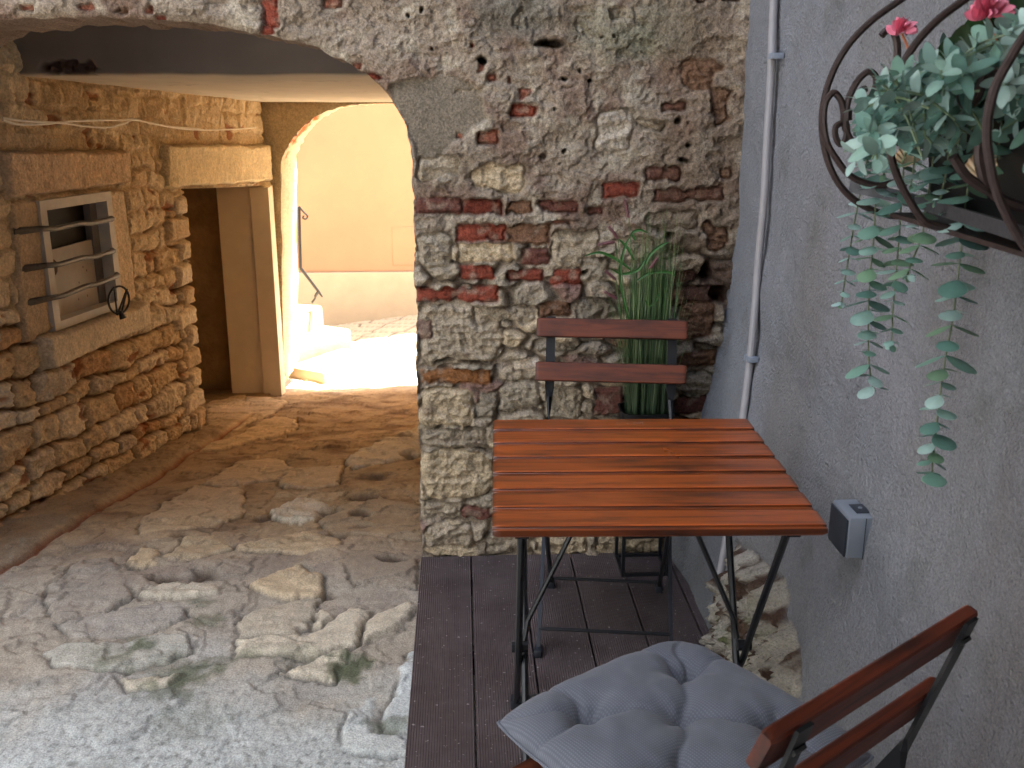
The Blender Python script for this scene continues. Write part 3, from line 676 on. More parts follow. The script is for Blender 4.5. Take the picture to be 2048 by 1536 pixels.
# ================================================================== LANE
def lane():
    xs = np.concatenate([np.arange(-2.5, -1.9, .012), np.arange(-1.9, -.10, .0048), np.arange(-.10, .75, .02)])
    ys = [.4]
    while ys[-1] < 7.8: ys.append(ys[-1]+max(.0048, .0032*math.hypot(ys[-1], 1.43)*.8))
    while ys[-1] < 11: ys.append(ys[-1]+.03)
    ys = np.array(ys); X, Y = np.meshgrid(xs, ys)
    w1 = fbm(X*6, Y*6, 503, 4)*.035; w2 = fbm(X*6, Y*6, 533, 4)*.035; XW, YW = X+w1, Y+w2
    H = fbm(X*1.5, Y*1.5, 505, 3)*.022+fbm(X*9, Y*9, 506, 4, .5)*.005+fbm(X*38, Y*38, 507, 3)*.0028
    C = np.zeros(X.shape+(3,))+S(172, 146, 110)  # tan stone with a honey tint painted in for warm passage light
    C = mixc(C, S(134, 106, 76), sst(-.1, .4, fbm(X*4, Y*4, 509, 5)))
    # broken bedrock texture: cracks
    f1, f2, cid = worley(XW/.34, YW/.30, 511, 1.); e = f2-f1
    cr = sst(.026, .0, e)*sst(-.1, .2, fbm(X*3, Y*3, 513, 3))*sst(1.9, 2.4, Y); H -= cr*.008; C *= (1-.45*cr)[..., None]
    H += (cid-.5)*.008; C *= (1+.12*(cid-.5))[..., None]
    # near concrete, pale and coarse
    nearm = sst(.18, -.18, Y-2.42+fbm(X*2, Y*2, 515, 4)*.45)
    gr = fbm(X*60, Y*60, 517, 3, .7); H = H*(1-nearm*.5)+nearm*(gr*.0060+fbm(X*22, Y*22, 519, 3)*.003)
    C = mixc(C, S(188, 189, 182), nearm); C *= (1-nearm*.5*sst(.16, .30, fbm(X*42, Y*42, 521, 3, .7))+nearm*.12*sst(.1, .4, fbm(X*75, Y*75, 522, 2)))[..., None]
    C = mixc(C, S(164, 164, 156), nearm*sst(.1, .4, fbm(X*9, Y*9, 523, 4))*.5)
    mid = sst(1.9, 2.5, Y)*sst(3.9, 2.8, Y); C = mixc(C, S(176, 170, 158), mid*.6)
    def q(x, y): p = og(x/1.837, y/1.837+700); return (p[0], p[1])
    TAN, CR2, GB = S(196,172,136), S(206,192,166), S(186,172,148)
    sl = [([(890,500),(1090,470),(1060,430),(1010,405),(870,420),(740,500)],TAN,.006,0),([(510,640),(620,560),(700,510),(890,505),(895,620),(700,670),(520,690)],TAN*.95,.008,0),
     ([(870,730),(1080,680),(1240,700),(1250,740),(1100,760),(880,745)],TAN,.012,1),([(1000,600),(1080,560),(1170,550),(1215,590),(1170,640),(1100,650),(1000,630)],CR2,.022,2),
     ([(1260,420),(1330,370),(1540,290),(1570,390),(1400,430),(1300,450)],CR2*.9,.022,2),([(1175,640),(1240,690),(1560,700),(1560,590),(1380,540),(1240,590)],S(160,140,112),.006,0),
     ([(920,850),(1000,810),(1100,800),(1180,830),(1190,890),(1060,910),(960,890)],TAN*1.05,.016,1),([(190,850),(290,780),(400,770),(470,820),(490,900),(380,960),(210,1000),(160,960)],S(158,146,130),.004,0),
     ([(460,780),(560,720),(590,750),(570,790),(480,800)],TAN,.010,0),([(510,890),(600,850),(800,870),(800,900),(660,920),(530,910)],CR2*.85,.020,2),
     ([(870,1010),(960,940),(1190,895),(1150,1010),(1060,1050),(880,1060)],GB,.007,0),([(870,1140),(875,1070),(1130,1050),(1290,960),(1380,960),(1300,1100),(1100,1140)],CR2,.014,1),
     ([(1320,1090),(1380,980),(1510,930),(1530,960),(1450,1050)],CR2*.95,.015,1),([(1010,1200),(1270,1105),(1290,1115),(1230,1225),(1070,1200)],CR2,.013,1),
     ([(160,1130),(240,1080),(420,1090),(560,1060),(700,1060),(730,1110),(600,1160),(420,1190),(200,1190)],S(184,178,162),.006,0),([(430,1210),(560,1200),(690,1210),(600,1240),(480,1250)],CR2*.95,.010,0),
     ([(1250,1460),(1290,1330),(1380,1280),(1380,1400),(1500,1430),(1500,1490)],S(190,190,182),.005,0),([(1420,1330),(1500,1130),(1560,1080),(1560,1400),(1420,1400)],S(198,200,194),.012,0),
     ([(880,310),(1000,250),(1090,260),(1090,300),(920,340),(800,370),(700,380)],TAN*1.1,.010,0),([(760,200),(900,170),(1060,190),(1000,240),(860,300),(760,290)],TAN*1.1,.010,0),
     ([(220,1010),(460,940),(660,930),(700,990),(500,1055),(250,1060)],S(164,154,140),.004,0),([(1020,500),(1060,440),(1260,430),(1250,500),(1150,520)],TAN*.95,.008,0),
     ([(1130,1010),(1190,970),(1240,985),(1160,1030)],CR2,.014,1),([(600,770),(680,700),(800,690),(860,740),(700,780)],TAN*.9,.008,1),
     ([(1010,550),(1020,520),(1180,530),(1280,520),(1240,555)],TAN*.85,.006,1),([(1240,750),(1400,740),(1540,760),(1540,860),(1300,850)],S(150,134,114),.004,0)]
    for P, c, h, rough in sl:
        P = np.array([q(*p) for p in P]); pad = .12
        ix = np.where((xs > P[:, 0].min()-pad) & (xs < P[:, 0].max()+pad))[0]; iy = np.where((ys > P[:, 1].min()-pad) & (ys < P[:, 1].max()+pad))[0]
        s_ = (slice(iy[0], iy[-1]+1), slice(ix[0], ix[-1]+1)); sd = random.randint(0, 999); a, b2 = X[s_], Y[s_]
        d = poly_sd(a*.2+XW[s_]*.8+fbm(a*24, b2*24, sd, 4, .6)*.020, b2*.2+YW[s_]*.8+fbm(a*24, b2*24, sd+40, 4, .6)*.020, P); m = sst(.004, -.006, d); ck = np.exp(-((d-.004)/.0065)**2)*sst(-.3, .15, fbm(a*6, b2*6, sd+8, 2))
        hh = (h+.004)*sst(.006, -.022, d)**.5+fbm(a*4, b2*4, sd+1, 3)*.004
        if rough: hh = hh+(ridge(a*6+.4*fbm(a*5, b2*5, sd+9, 2), b2*9, sd+2, 5, .5)-.65)*.013*rough+fbm(a*22, b2*22, sd+7, 4)*.004
        H[s_] = H[s_]*(1-m)+(hh*.7+H[s_]*.5)*m-ck*.012
        cc = c*(1+.12*fbm(a*9, b2*9, sd+3, 5)+(.1*fbm(a*20, b2*50, sd+5, 3) if rough else 0))[..., None]
        C[s_] = mixc(C[s_], cc*1.06, m*.85); C[s_] *= (1-.58*ck)[..., None]
    # flaking, pitted skin of the old paving
    fl = fbm(X*4, Y*5, 531, 4, .5)-.6*sst(2.5, 1.8, Y); H += .006*sst(.04, .055, fl)+.005*sst(-.14, -.13, fl); C *= (1-.22*sst(.05, .03, np.abs(fl-.05)))[..., None]
    C *= (1-.14*sst(.12, .5, fbm(X*26, Y*26, 535, 4, .65)))[..., None]
    for cx, cy, rx, ry, dp in ((745,825,70,35,.030),(1325,610,45,16,.018),(1325,655,50,8,.015),(1330,545,60,18,.030),(1200,605,40,20,.02),(1450,775,60,14,.02),(1230,690,60,10,.02),(610,825,70,16,.018),
        (195,885,35,14,.022),(660,690,40,10,.015),(1500,400,40,10,.02),(1220,885,40,16,.02),(560,725,30,8,.012),(960,630,40,14,.01),(1470,330,60,8,.02),(1380,470,80,10,.015)):
        p = q(cx, cy); p2 = q(cx+rx, cy); p3 = q(cx, cy+ry); sx = abs(p2[0]-p[0]); sy = abs(p3[1]-p[1])
        m = sst(1.2, .4, np.hypot((XW-p[0])/sx, (YW-p[1])/sy)+.5*fbm(X*14, Y*14, 541, 3)); H -= m*dp; C = mixc(C, S(78, 60, 46), m*.8)
    for cx, cy, r_, a_ in ((700,1205,.10,.6),(1290,1170,.085,.85),(1250,1190,.07,.6),(520,1105,.05,.85),(410,1160,.07,.5),(760,1000,.07,.6),(620,1260,.09,.55),(940,1140,.05,.5),(820,1160,.07,.4),(640,1180,.12,.35),(1430,1380,.06,.6),
        (330,1130,.1,.2),(690,1370,.12,.3),(1100,1140,.08,.35),(500,1070,.05,.4),(740,930,.05,.5)):
        p = q(cx, cy); m = sst(1.1, .3, np.hypot(X-p[0], (Y-p[1])*1.2)/r_+.9*fbm(X*22, Y*22, 551, 4)); C = mixc(C, S(84, 88, 62), m*a_)
    # rusty gutter seam and scree along the left wall
    A = og(0, 1145); B = og(410, 893); t = (Y-A[1])/(B[1]-A[1]); xl = A[0]+(B[0]-A[0])*t
    dd = X-xl+fbm(Y*5, Y*0, 561, 3)*.015; g_ = np.exp(-(dd/.014)**2)*sst(6.3, 5.7, Y)*sst(2.4, 2.9, Y); H -= g_*.014; C = mixc(C, S(126, 66, 34), g_*.9)
    side = sst(.01, -.05, dd)*sst(6.4, 5.6, Y)*sst(2.6, 3.0, Y); H += side*(.02+fbm(X*16, Y*16, 563, 4)*.010); C = mixc(C, S(148, 128, 100), side*.6)
    # cobbles beyond
    far = sst(8.3, 8.6, Y); u = (X*.5+Y*.87)/.16; v = (X*.87-Y*.5)/.30; f1, f2, ci = worley(u, v, 571, .5); e = f2-f1
    H = H*(1-far)+far*(sst(.0, .15, e)*.012); C = mixc(C, S(170, 156, 134)*1.0, far); C *= (1-far*.55*sst(.12, .03, e))[..., None]
    C = mixc(C, S(226, 216, 196), sst(6.9, 7.6, Y)*(1-far)*.7)  # painted paler where the sun pool falls, to bounce more light
    C *= (1+.14*fbm(X*14, Y*14, 581, 4))[..., None]*1.06
    Z = gz(X, Y)+H
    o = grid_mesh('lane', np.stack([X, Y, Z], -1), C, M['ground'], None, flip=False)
    o['kind'] = 'structure'
    mb = MB(); z = -.125
    mb.add([(-400,-400,-1.2),(400,-400,-1.2),(400,400,-1.2),(-400,400,-1.2)], [(0,1,2,3)]); g = mb.build('ground', M['plainground'], None, smooth=False); g['kind'] = 'structure'
    mb = MB(); mb.add([(-9,-9,-.12),(-2.49,-9,-.12),(-2.49,3.0,-.12),(-9,3.0,-.12)], [(0,1,2,3)]); mb.add([(-2.49,-9,-.12),(3,-9,-.12),(3,.41,-.12),(-2.49,.41,-.12)], [(0,1,2,3)])
    g = mb.build('courtyard_paving', M['plainground'], None, smooth=False); g['kind'] = 'structure'
    mb = MB(); mb.add([(-12,7.8,-.84),(-2.49,7.8,-.84),(-2.49,11,-.9),(-12,11,-.9)], [(0,1,2,3)]); mb.add([(.74,7.8,-.80),(8,7.8,-.6),(8,11,-.4),(.74,11,-.62)], [(0,1,2,3)])
    g = mb.build('street', M['plainground'], None, smooth=False); g['kind'] = 'structure'
M['plainground'] = mat('paving', S(176, 168, 156), rough=.9, var=.15, vscale=8, bump=[('noise', 40, .4, .01)])
lane()

# ================================================================== RIGHT STUCCO WALL
def right_wall():
    ys = np.arange(-.6, 3.03, .0065); zs = np.arange(-.14, 2.15, .0065); Y, Z = np.meshgrid(ys, zs)
    X = rwx(Z)+fbm(Y*1.7, Z*1.5, 601, 3)*.020+fbm(Y*9, Z*9, 603, 3)*.0035
    X = X-.03*sst(2.75, 3.0, Y)*sst(.9, .1, Z)
    C = np.zeros(Y.shape+(3,))+S(131, 132, 136)
    C = mixc(C, S(122, 118, 115), sst(-.05, .4, fbm(Y*2, Z*1.2, 605, 4))*.6)
    C = mixc(C, S(102, 103, 100), sst(.2, .5, fbm(Y*6, Z*6, 607, 4))*.4)
    C = mixc(C, S(98, 88, 84), sst(1.75, 1.1, Y)*sst(.3, -.2, fbm(Y*5, Z*.6, 609, 3))*.6)       # browner, streaky tone towards the near end
    X = X+ridge(Y*3+Z*2, Z*5-Y*1.5, 631, 3)*.006
    C = mixc(C, S(92, 92, 84), sst(.30, .0, Z+fbm(Y*8, Z*8, 633, 4)*.12)*.45)
    hc = np.exp(-(fbm(Y*2.2, Z*1.4, 635, 5)/.006)**2)*sst(.1, .3, fbm(Y*1.5, Z*1.5, 637, 2)); C *= (1-.25*hc)[..., None]
    # exposed rock
    P = np.array([(p[1], p[2]) for p in (rw(*t) for t in ((1472,1088),(1492,1100),(1515,1118),(1535,1150),(1558,1165),(1566,1200),(1560,1235),(1585,1262),(1592,1300),(1596,1345),(1590,1400),(1570,1440),(1545,1450),(1500,1420),(1450,1360),(1425,1300),(1424,1240),(1438,1205),(1450,1180),(1460,1140)))])
    YW = Y+fbm(Y*14, Z*14, 611, 4)*.028; ZW = Z+fbm(Y*14, Z*14, 613, 4)*.028
    d = poly_sd(YW, ZW, P); m = sst(.004, -.006, d)
    f1, f2, ci = worley(YW/.07+.3*ZW/.05, ZW/.10, 615, 1.)
    hh = .016+(ridge(Y*15, Z*11, 617, 6, .68)-.6)*.10+fbm(Y*45, Z*45, 618, 3)*.006+(ci-.5)*.030+sst(0, .3, f2-f1)*.012
    X = X-m*hh*sst(.004, -.03, d)+.010*np.exp(-(d/.008)**2)
    cc = np.zeros(Y.shape+(3,))+S(160, 153, 140)
    cc = mixc(cc, S(78, 58, 46), sst(-.04, .16, fbm(Y*13, Z*10, 619, 4))); cc = mixc(cc, S(172, 164, 148), sst(.1, .35, fbm(Y*17, Z*14, 621, 4))*.8)
    cc = mixc(cc, S(96, 104, 66), sst(.1, .4, fbm(Y*9, Z*9, 623, 3))*sst(.3, .1, Z)*.7)
    C = mixc(C, cc, m)
    C *= (1+.07*fbm(Y*20, Z*20, 625, 3))[..., None]
    root = thing('stucco_wall', 'rough grey stucco wall along the right with battered foot and a patch of bare rock', 'wall', (.8, 1.5, 0))
    grid_mesh('stucco_face', np.stack([X, Y, Z], -1)-np.array([.8, 1.5, 0]), C, M['stucco'], root, flip=False)
    mb = MB(); mb.box((.05, -6, 2.15), (.55, 1.49, 14.0)); mb.box((.05, -6, -.2), (.55, -2.1, 2.15)); mb.box((.12, -2.1, -.2), (.55, 1.49, 2.15))
    mb.build('upper_wall', M['cool'], root, smooth=False)
right_wall()

# ================================================================== DECK
def deck():
    root = thing('wooden_deck', 'dark brown ribbed deck floor under the table and chairs', 'deck', (.3, 1.6, 0))
    xe = [-.140, .0155, .0195, .1730, .1770, .3295, .3335, .482, .486, .635, .639, .79]
    for i in range(0, 12, 2):
        mb = MB(); mb.box((xe[i]-.3, -2.6, -.025), (xe[i+1]-.3, 1.365 if i < 10 else 1.36, 0), .0015); mb.build('deck_board', M['deck'], root, smooth=False)
    mb = MB()
    for yy in (-1.2, -.5, .2, .8, 1.25):
        mb = MB(); mb.box((-.42, yy, -.075), (.36, yy+.04, -.027)); mb.build('joist', M['pot'], root, smooth=False)
    mb = MB(); mb.box((-.437, -2.6, -.13), (-.425, 1.36, -.027)); mb.build('fascia', M['deck'], root, smooth=False)
deck()

# ================================================================== STREET BEYOND
def beyond():
    root = thing('ochre_building', 'ochre plastered building with pale stone plinth across the sunny street', 'building', (-1, 9.85, -.8))
    mb = MB(); mb.box((-7, .02, .5), (6, .5, 3.55)); mb.build('wall', M['yellow'], root, smooth=False)
    mb = MB(); mb.box((-7, -.02, -.2), (6, .5, .497), .004); mb.build('plinth', M['plinth'], root, smooth=False)
    mb = MB(); mb.box((.34, -.004+.018, .56), (.62, .03, .93), .003); mb.build('hatch', M['yellow'], root, smooth=False)
    root = thing('stone_steps', 'three worn pale limestone steps rising to the left beyond the arch', 'steps', (-1.1, 8.2, -.8))
    u = np.array([.50, .866]); nb = np.array([-.866, .50])
    def step(A, L, dep, z0, z1, sd, u=u):
        nb = np.array([-u[1], u[0]]); A = np.array(A); mb = MB(); n = 26; secs = []
        for k in range(n):
            f = k/(n-1); s = f*L; e = min(1, math.sin(math.pi*min(1, max(0, min(s, L-s)/.05+.0))/2)+.35) if True else 1
            e = 1-.25*(1-min(1, min(s, L-s)/.04))**2
            prof = [(0, z0), (0.0, z0+(z1-z0)*.5), (0.004, z1-.025), (.012, z1-.008), (.03, z1), (dep*.5, z1-.004), (dep, z1), (dep, z0)]
            row = []
            for a, z in prof:
                nn2 = float(fbm(np.array([s*6+sd]), np.array([a*8+z*7]), sd, 3)[0])*.014
                p = A+u*s+nb*(a+nn2*.6+.01*(1-e)); row.append((p[0]+1.1, p[1]-8.2, (z+(nn2*.5 if z > z0 else 0))*1+.8))
            secs.append(row)
        m_ = len(secs[0]); vs = [p for r in secs for p in r]
        fs = [(i*m_+j, i*m_+j+1, (i+1)*m_+j+1, (i+1)*m_+j) for i in range(n-1) for j in range(m_-1)]+[tuple(range(m_))[::-1], tuple((n-1)*m_+j for j in range(m_))]
        mb.add(vs, fs); mb.build('step', M['step'], root, ang=50)
    u = np.array([.548, .836])
    step((-1.07, 7.70), .68, .42, -.84, -.71, 3, u)
    step((-1.51, 7.74), 1.02, .42, -.84, -.57, 5, u)
    step((-1.55, 7.90), .92, .55, -.84, -.40, 7, np.array([.38, .925]))
    r_ = thing('handrail', 'thin black wrought iron handrail with curled end above the steps', 'handrail', (-1.33, 8.6, -.4))
    def hp(px, py, y=8.6): p = ony(px, py, y); return (p[0]+1.33, p[1]-8.6, p[2]+.4)
    mb = MB(); mb.tube([hp(598, 413), hp(599, 470), hp(601, 536)], .014, 6); mb.build('post', M['metal'], r_)
    mb = MB(); mb.tube([hp(601, 536), hp(618, 558), hp(637, 583), hp(645, 594)], [.014, .013, .012, .006], 6); mb.build('rail', M['metal'], r_)
    mb = MB(); mb.tube(spl([hp(598, 413), hp(607, 424), hp(615, 432), hp(612, 438), hp(606, 436), hp(608, 431)], 5), .008, 6); mb.build('scroll', M['metal'], r_)
    mb = MB(); mb.tube(spl([hp(637, 583), hp(632, 590), hp(630, 597), hp(624, 605)], 4), [.014]*6+[.010]*7, 6); mb.build('bracket', M['metal'], r_)
beyond()
# unseen houses added to shade and light the court (outside the frame)
o = MB(); o.box((-9, -7.0, -.3), (6, -4.2, 9)); tag(o.build('rear_shade_building', M['cool'], None, smooth=False), 'unseen plastered house added behind to shape the courtyard light', 'building')
o = MB(); o.box((-9, -4.19, -.3), (-4.2, 2.97, 11)); tag(o.build('side_bounce_building', M['bouncew'], None, smooth=False), 'unseen pale house added on the left to bounce light into the courtyard', 'building')

pr = thing('shade_canopy', 'unseen canopy and wall added to shade the near courtyard', 'shade_canopy', (0, -.9, 0))  # unseen cover added around the camera to darken the near right side
o = MB(); o.box((-.75, 0, 2.45), (.84, 2.30, 2.60)); o.build('shade_roof', M['plain'], pr, smooth=False)
o = MB(); o.box((-.75, -.10, -.1), (.77, .0, 2.449)); o.build('shade_wall', M['plain'], pr, smooth=False)
# ================================================================== SERVICES ON THE STUCCO WALL
def services():
    r = thing('conduit_pipe', 'thin pale grey conduit pipe running down the stucco wall', 'pipe', (.78, 2.73, 0))
    pts = []
    for p in ((1552,-60),(1548,0),(1545,60),(1542,150),(1535,270),(1528,400),(1517,520),(1508,640),(1500,720),(1488,820),(1471,950),(1455,1060),(1440,1150),(1432,1185)):
        q = rw(*p, .016); pts.append((q[0]-.78, q[1]-2.73, q[2]))
    mb = MB(); mb.tube(spl(pts, 4), .0105, 12); mb.build('pipe', M['pvc'], r)
    for (a, b_) in ((1548,112),(1499,715),(1428,1215)):
        q = rw(a, b_, .016); x, y, z = q[0]-.78, q[1]-2.73, q[2]; mb = MB()
        mb.tube([(x, y, z-.007), (x, y, z+.007)], .0145, 12); mb.box((x-.012, y-.030, z-.007), (x+.016, y-.013, z+.007), .001); mb.build('pipe_clip', M['boxg'], r)
    r = thing('socket_box', 'small grey outdoor socket box with dark cover on the stucco wall', 'socket box', (.742, 1.812, .598))
    mb = MB(); mb.box((-.012, -.050, -.043), (.058, .045, .043), .005); b_ = mb.build('housing', M['boxg'], r)
    mb = MB(); mb.box((-.0165, -.046, -.040), (-.0122, .041, .036), .0015); mb.build('cover', M['boxd'], r)
    mb = MB(); mb.box((.008, -.030, .0432), (.036, .012, .0455), .0008); kb = mb.build('latch', M['boxd'], r)
    mb = MB(); mb.tube([(.022, -.010, .0456), (.022, -.010, .0475)], .004, 10); mb.build('screw', M['boxg'], kb)
    mb = MB(); mb.box((.018, -.0528, -.0425), (.0195, -.0523, .0425)); mb.build('seam', M['boxd'], r, smooth=False)
    # cables on the passage wall
    r = thing('cable', 'thin pale cables sagging along the top of the passage wall', 'cable', (-1.6, 5, 1.2))
    for pp in (((5,240),(38,249),(90,248),(125,244),(180,241),(240,240),(270,239),(320,250),(380,259),(460,259),(512,255)), ((5,236),(50,242),(120,246),(170,252),(210,255),(245,248),(272,240),(330,252),(400,258))):
        pts = []
        for p in pp:
            y, z = lw(*p, .085); pts.append((lwx(y)+.085+1.6, y-5, z-1.2))
        mb = MB(); mb.tube(spl(pts, 5), .0045, 6); mb.build('cable_strand', M['cable'], r)
    # ring ornament on the sill
    y, z = lw(238, 600, .12); c = np.array([lwx(y)+.12, y, z])
    r = thing('iron_ornament', 'small black iron ring with a star inside, standing on the window sill', 'ornament', tuple(c))
    th = [2*math.pi*k/28 for k in range(29)]; mb = MB()
    a = np.array([.45, .89, 0]); mb.tube([a*.062*math.cos(t)+np.array([0, 0, .062*math.sin(t)]) for t in th], .005, 6, cap=False); mb.build('ring', M['metal'], r)
    mb = MB(); sp = [a*.068*math.cos(1.9+t)+np.array([0, 0, .068*math.sin(1.9+t)]) for t in [0, 4*math.pi/5, 8*math.pi/5, 12*math.pi/5, 16*math.pi/5, 0]]
    mb.tube([sp[0], sp[1]], .0045, 5); mb.tube([sp[1], sp[2]], .0045, 5); mb.tube([sp[2], (0, 0, -.075)], .005, 5); mb.tube([(0, 0, -.05), (0.01, 0, -.085)], [.008, .016], 6); mb.build('star', M['metal'], r)
services()

# ================================================================== SLATS
def slat(L, W, T, m, name, parent, xf, seed, chips=False, tone=1.0, front=.30, rear=.7, rebate=False):  # front and rear tones paint shade onto those faces
    n = 70; r_ = .003; h = T/2
    if rebate:                                              # shallow step cut along the front edge, its shade and highlight painted in
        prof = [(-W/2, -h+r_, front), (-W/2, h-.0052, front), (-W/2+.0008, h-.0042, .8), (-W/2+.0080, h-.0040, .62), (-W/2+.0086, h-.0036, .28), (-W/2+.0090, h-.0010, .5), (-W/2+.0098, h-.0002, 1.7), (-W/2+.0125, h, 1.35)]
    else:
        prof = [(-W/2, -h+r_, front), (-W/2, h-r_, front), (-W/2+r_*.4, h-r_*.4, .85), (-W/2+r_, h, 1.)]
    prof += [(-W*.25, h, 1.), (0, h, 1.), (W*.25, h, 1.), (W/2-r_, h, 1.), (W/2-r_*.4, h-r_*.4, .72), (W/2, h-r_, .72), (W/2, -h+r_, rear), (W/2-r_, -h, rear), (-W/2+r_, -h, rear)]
    V = []; C = []; rr = np.random.default_rng(seed); m_ = len(prof)
    for k in range(n):
        x = -L/2+L*k/(n-1); e = .0025 if k in (0, n-1) else 0
        for j, (y, z, tn) in enumerate(prof):
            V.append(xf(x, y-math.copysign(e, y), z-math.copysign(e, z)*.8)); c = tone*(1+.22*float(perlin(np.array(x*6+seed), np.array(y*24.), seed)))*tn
            col = np.array([c, c, c])
            if chips and j in (m_-5, m_-6) and (rr.random() < .13 or k in (0, 1)): col = np.array([3.2, 6.5, 9.])*rr.uniform(.5, 1)
            if k in (0, n-1): col = col*.45
            C.append(col)
    fs = [(i*m_+j, i*m_+(j+1) % m_, (i+1)*m_+(j+1) % m_, (i+1)*m_+j) for i in range(n-1) for j in range(m_)]+[tuple(range(m_))[::-1], tuple((n-1)*m_+j for j in range(m_))]
    return V, fs, C

# ================================================================== TABLE
def table():
    ang = R(2.2); root = thing('folding_table', 'small square slatted wooden bistro table on black folding legs', 'table', (.342, 1.88, 0), -ang*0)
    # corners measured: (.048,1.589) (.610,1.578) (.639,2.181) (.070,2.173)
    root.rotation_euler = (0, 0, R(-2.0))
    W, D = .572, .598; mb = MB(); nS = 7; pitch = D/nS
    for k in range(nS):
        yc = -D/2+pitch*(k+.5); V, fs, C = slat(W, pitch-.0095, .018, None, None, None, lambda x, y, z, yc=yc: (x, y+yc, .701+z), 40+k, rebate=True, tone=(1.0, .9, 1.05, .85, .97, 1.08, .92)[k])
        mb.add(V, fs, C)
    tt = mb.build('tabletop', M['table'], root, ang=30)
    for grp in (((-.012,.262,.0016,.012),), ((.012,.262,.005,.0014),(.012,.257,.0014,.010)), ((.026,.262,.0014,.011),(.030,.266,.008,.0012),(.030,.259,.008,.0012),(.037,.262,.0014,.015),(.042,.266,.010,.0012),(.045,.260,.0014,.013))):
        st = MB()                                            # worn, unreadable stamp in the far slat
        for q, (x, y, w, h) in enumerate(grp): st.box((x-w/2, y-h/2, .7101), (x+w/2, y+h/2, .7104+q*.00005))
        st.build('stamp', M['stamp'], tt, smooth=False)
    for x in (-.235, .235):
        mb = MB(); mb.box((x-.012, -.27, .679), (x+.012, .27, .6915)); mb.build('top_rail', M['metal'], root, smooth=False)
    for x, xi in ((-.235, -.222), (.235, .222)):
        mb = MB(); mb.tube(spl([(x, -.24, .685), (x, -.05, .37), (x, .03, .24), (x, .25, .012)], 5), .0075, 8); mb.build('leg', M['metal'], root)
        mb = MB(); mb.tube(spl([(xi, .25, .685), (xi, .06, .37), (xi, -.02, .24), (xi, -.245, .012)], 5), .0075, 8); mb.build('leg', M['metal'], root)
        mb = MB(); mb.tube([(x-.014, 0, .31), (x+.02 if x < 0 else x+.014, 0, .31)], .012, 8); mb.build('hinge', M['metal'], root)
    for y, z in ((.215, .05), (-.215, .05)):
        mb = MB(); xx = .235 if y > 0 else .222; mb.tube([(-xx, y, z), (xx, y, z)], .006, 8); mb.build('crossbar', M['metal'], root)
    for sx in (-1, 1):
        mb = MB(); mb.tube([(sx*.07, .02, .685), (sx*.215, .02, .36), (sx*.222, .01, .32)], .0055, 8); mb.build('brace', M['metal'], root)
        for y, xx in ((.25, .235), (-.245, .222)):
            mb = MB(); mb.box((sx*xx-.014, y-.016, 0), (sx*xx+.014, y+.020, .024), .004); mb.build('rubber_foot', M['rubber'], root)
table()

# ================================================================== CHAIRS
def chair(label, loc, rz, chips, worn):
    root = thing('folding_chair', label, 'chair', loc, rz, 'wooden folding bistro chairs')
    zt = .80
    # local: +y = back
    lean = lambda z: .198+(.298-.198)*(z-.45)/.35
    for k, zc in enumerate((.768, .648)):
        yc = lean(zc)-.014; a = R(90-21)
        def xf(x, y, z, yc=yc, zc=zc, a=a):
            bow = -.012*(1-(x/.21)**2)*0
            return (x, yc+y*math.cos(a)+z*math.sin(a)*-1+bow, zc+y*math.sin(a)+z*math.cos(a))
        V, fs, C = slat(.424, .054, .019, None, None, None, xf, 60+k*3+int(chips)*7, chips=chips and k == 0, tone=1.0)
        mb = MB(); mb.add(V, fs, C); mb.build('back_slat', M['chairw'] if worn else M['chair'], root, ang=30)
    mb = MB()
    for k in range(5):
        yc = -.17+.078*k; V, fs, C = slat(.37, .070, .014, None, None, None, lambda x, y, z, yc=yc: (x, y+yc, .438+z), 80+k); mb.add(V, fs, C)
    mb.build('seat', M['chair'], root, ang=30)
    for s in (-1, 1):
        x = s*.172
        p = [(x, lean(.80)+.003, .795), (x, lean(.66)+.003, .66), (x, lean(.60)+.002, .60), (x, lean(.575), .575), (x, lean(.52), .52), (x, lean(.46), .46), (x, .15, .36), (x, .0, .20), (x, -.195, .012)]
        mb = MB(); mb.strap(p, [.026, .026, .026, .014, .040, .044, .018, .013, .012], [.005, .005, .005, .010, .005, .005, .009, .010, .010],
                            [(1,0,0), (1,0,0), (1,0,0), (1,1,0), (0,1,0), (0,1,0), (0,1,0), (0,1,0), (0,1,0)]); mb.build('back_post', M['metal'], root, ang=30)
        x2 = s*.158; mb = MB(); mb.tube([(x2, -.18, .428), (x2, -.02, .22), (x2, .19, .012)], .0065, 8); mb.build('leg', M['metal'], root)
        for xx, y in ((x, -.195), (x2, .19)):
            mb = MB(); mb.box((xx-.011, y-.018, 0), (xx+.011, y+.018, .022), .004); mb.build('rubber_foot', M['rubber'], root)
        mb = MB(); mb.box((x2-.006, -.19, .418), (x2+.006, .19, .430)); mb.build('seat_rail', M['metal'], root, smooth=False)
        mb = MB(); mb.tube([(x-.01, lean(.77)+.006, .765), (x+.01, lean(.77)+.006, .765)], .004, 6); mb.build('bolt', M['metal'], root)
    for y, z, xx in ((-.155, .055, .172), (.165, .04, .158), (0.02, .18, .158)):
        if z > .1: continue
        mb = MB(); mb.tube([(-xx, y, z), (xx, y, z)], .005, 8); mb.build('crossbar', M['metal'], root)
    return root
M['chairw'] = wood_mat('worn_chair_wood', S(128, 54, 28), S(70, 28, 16), rough=.45, coat=.05)
chair('folding wooden chair at the far side of the table, before the brick wall', (.383, 2.537, 0), R(-8), False, False)
chair('near folding wooden chair with chipped varnish and a grey cushion on its seat', (.306, 1.243, 0), R(216.5), True, True)

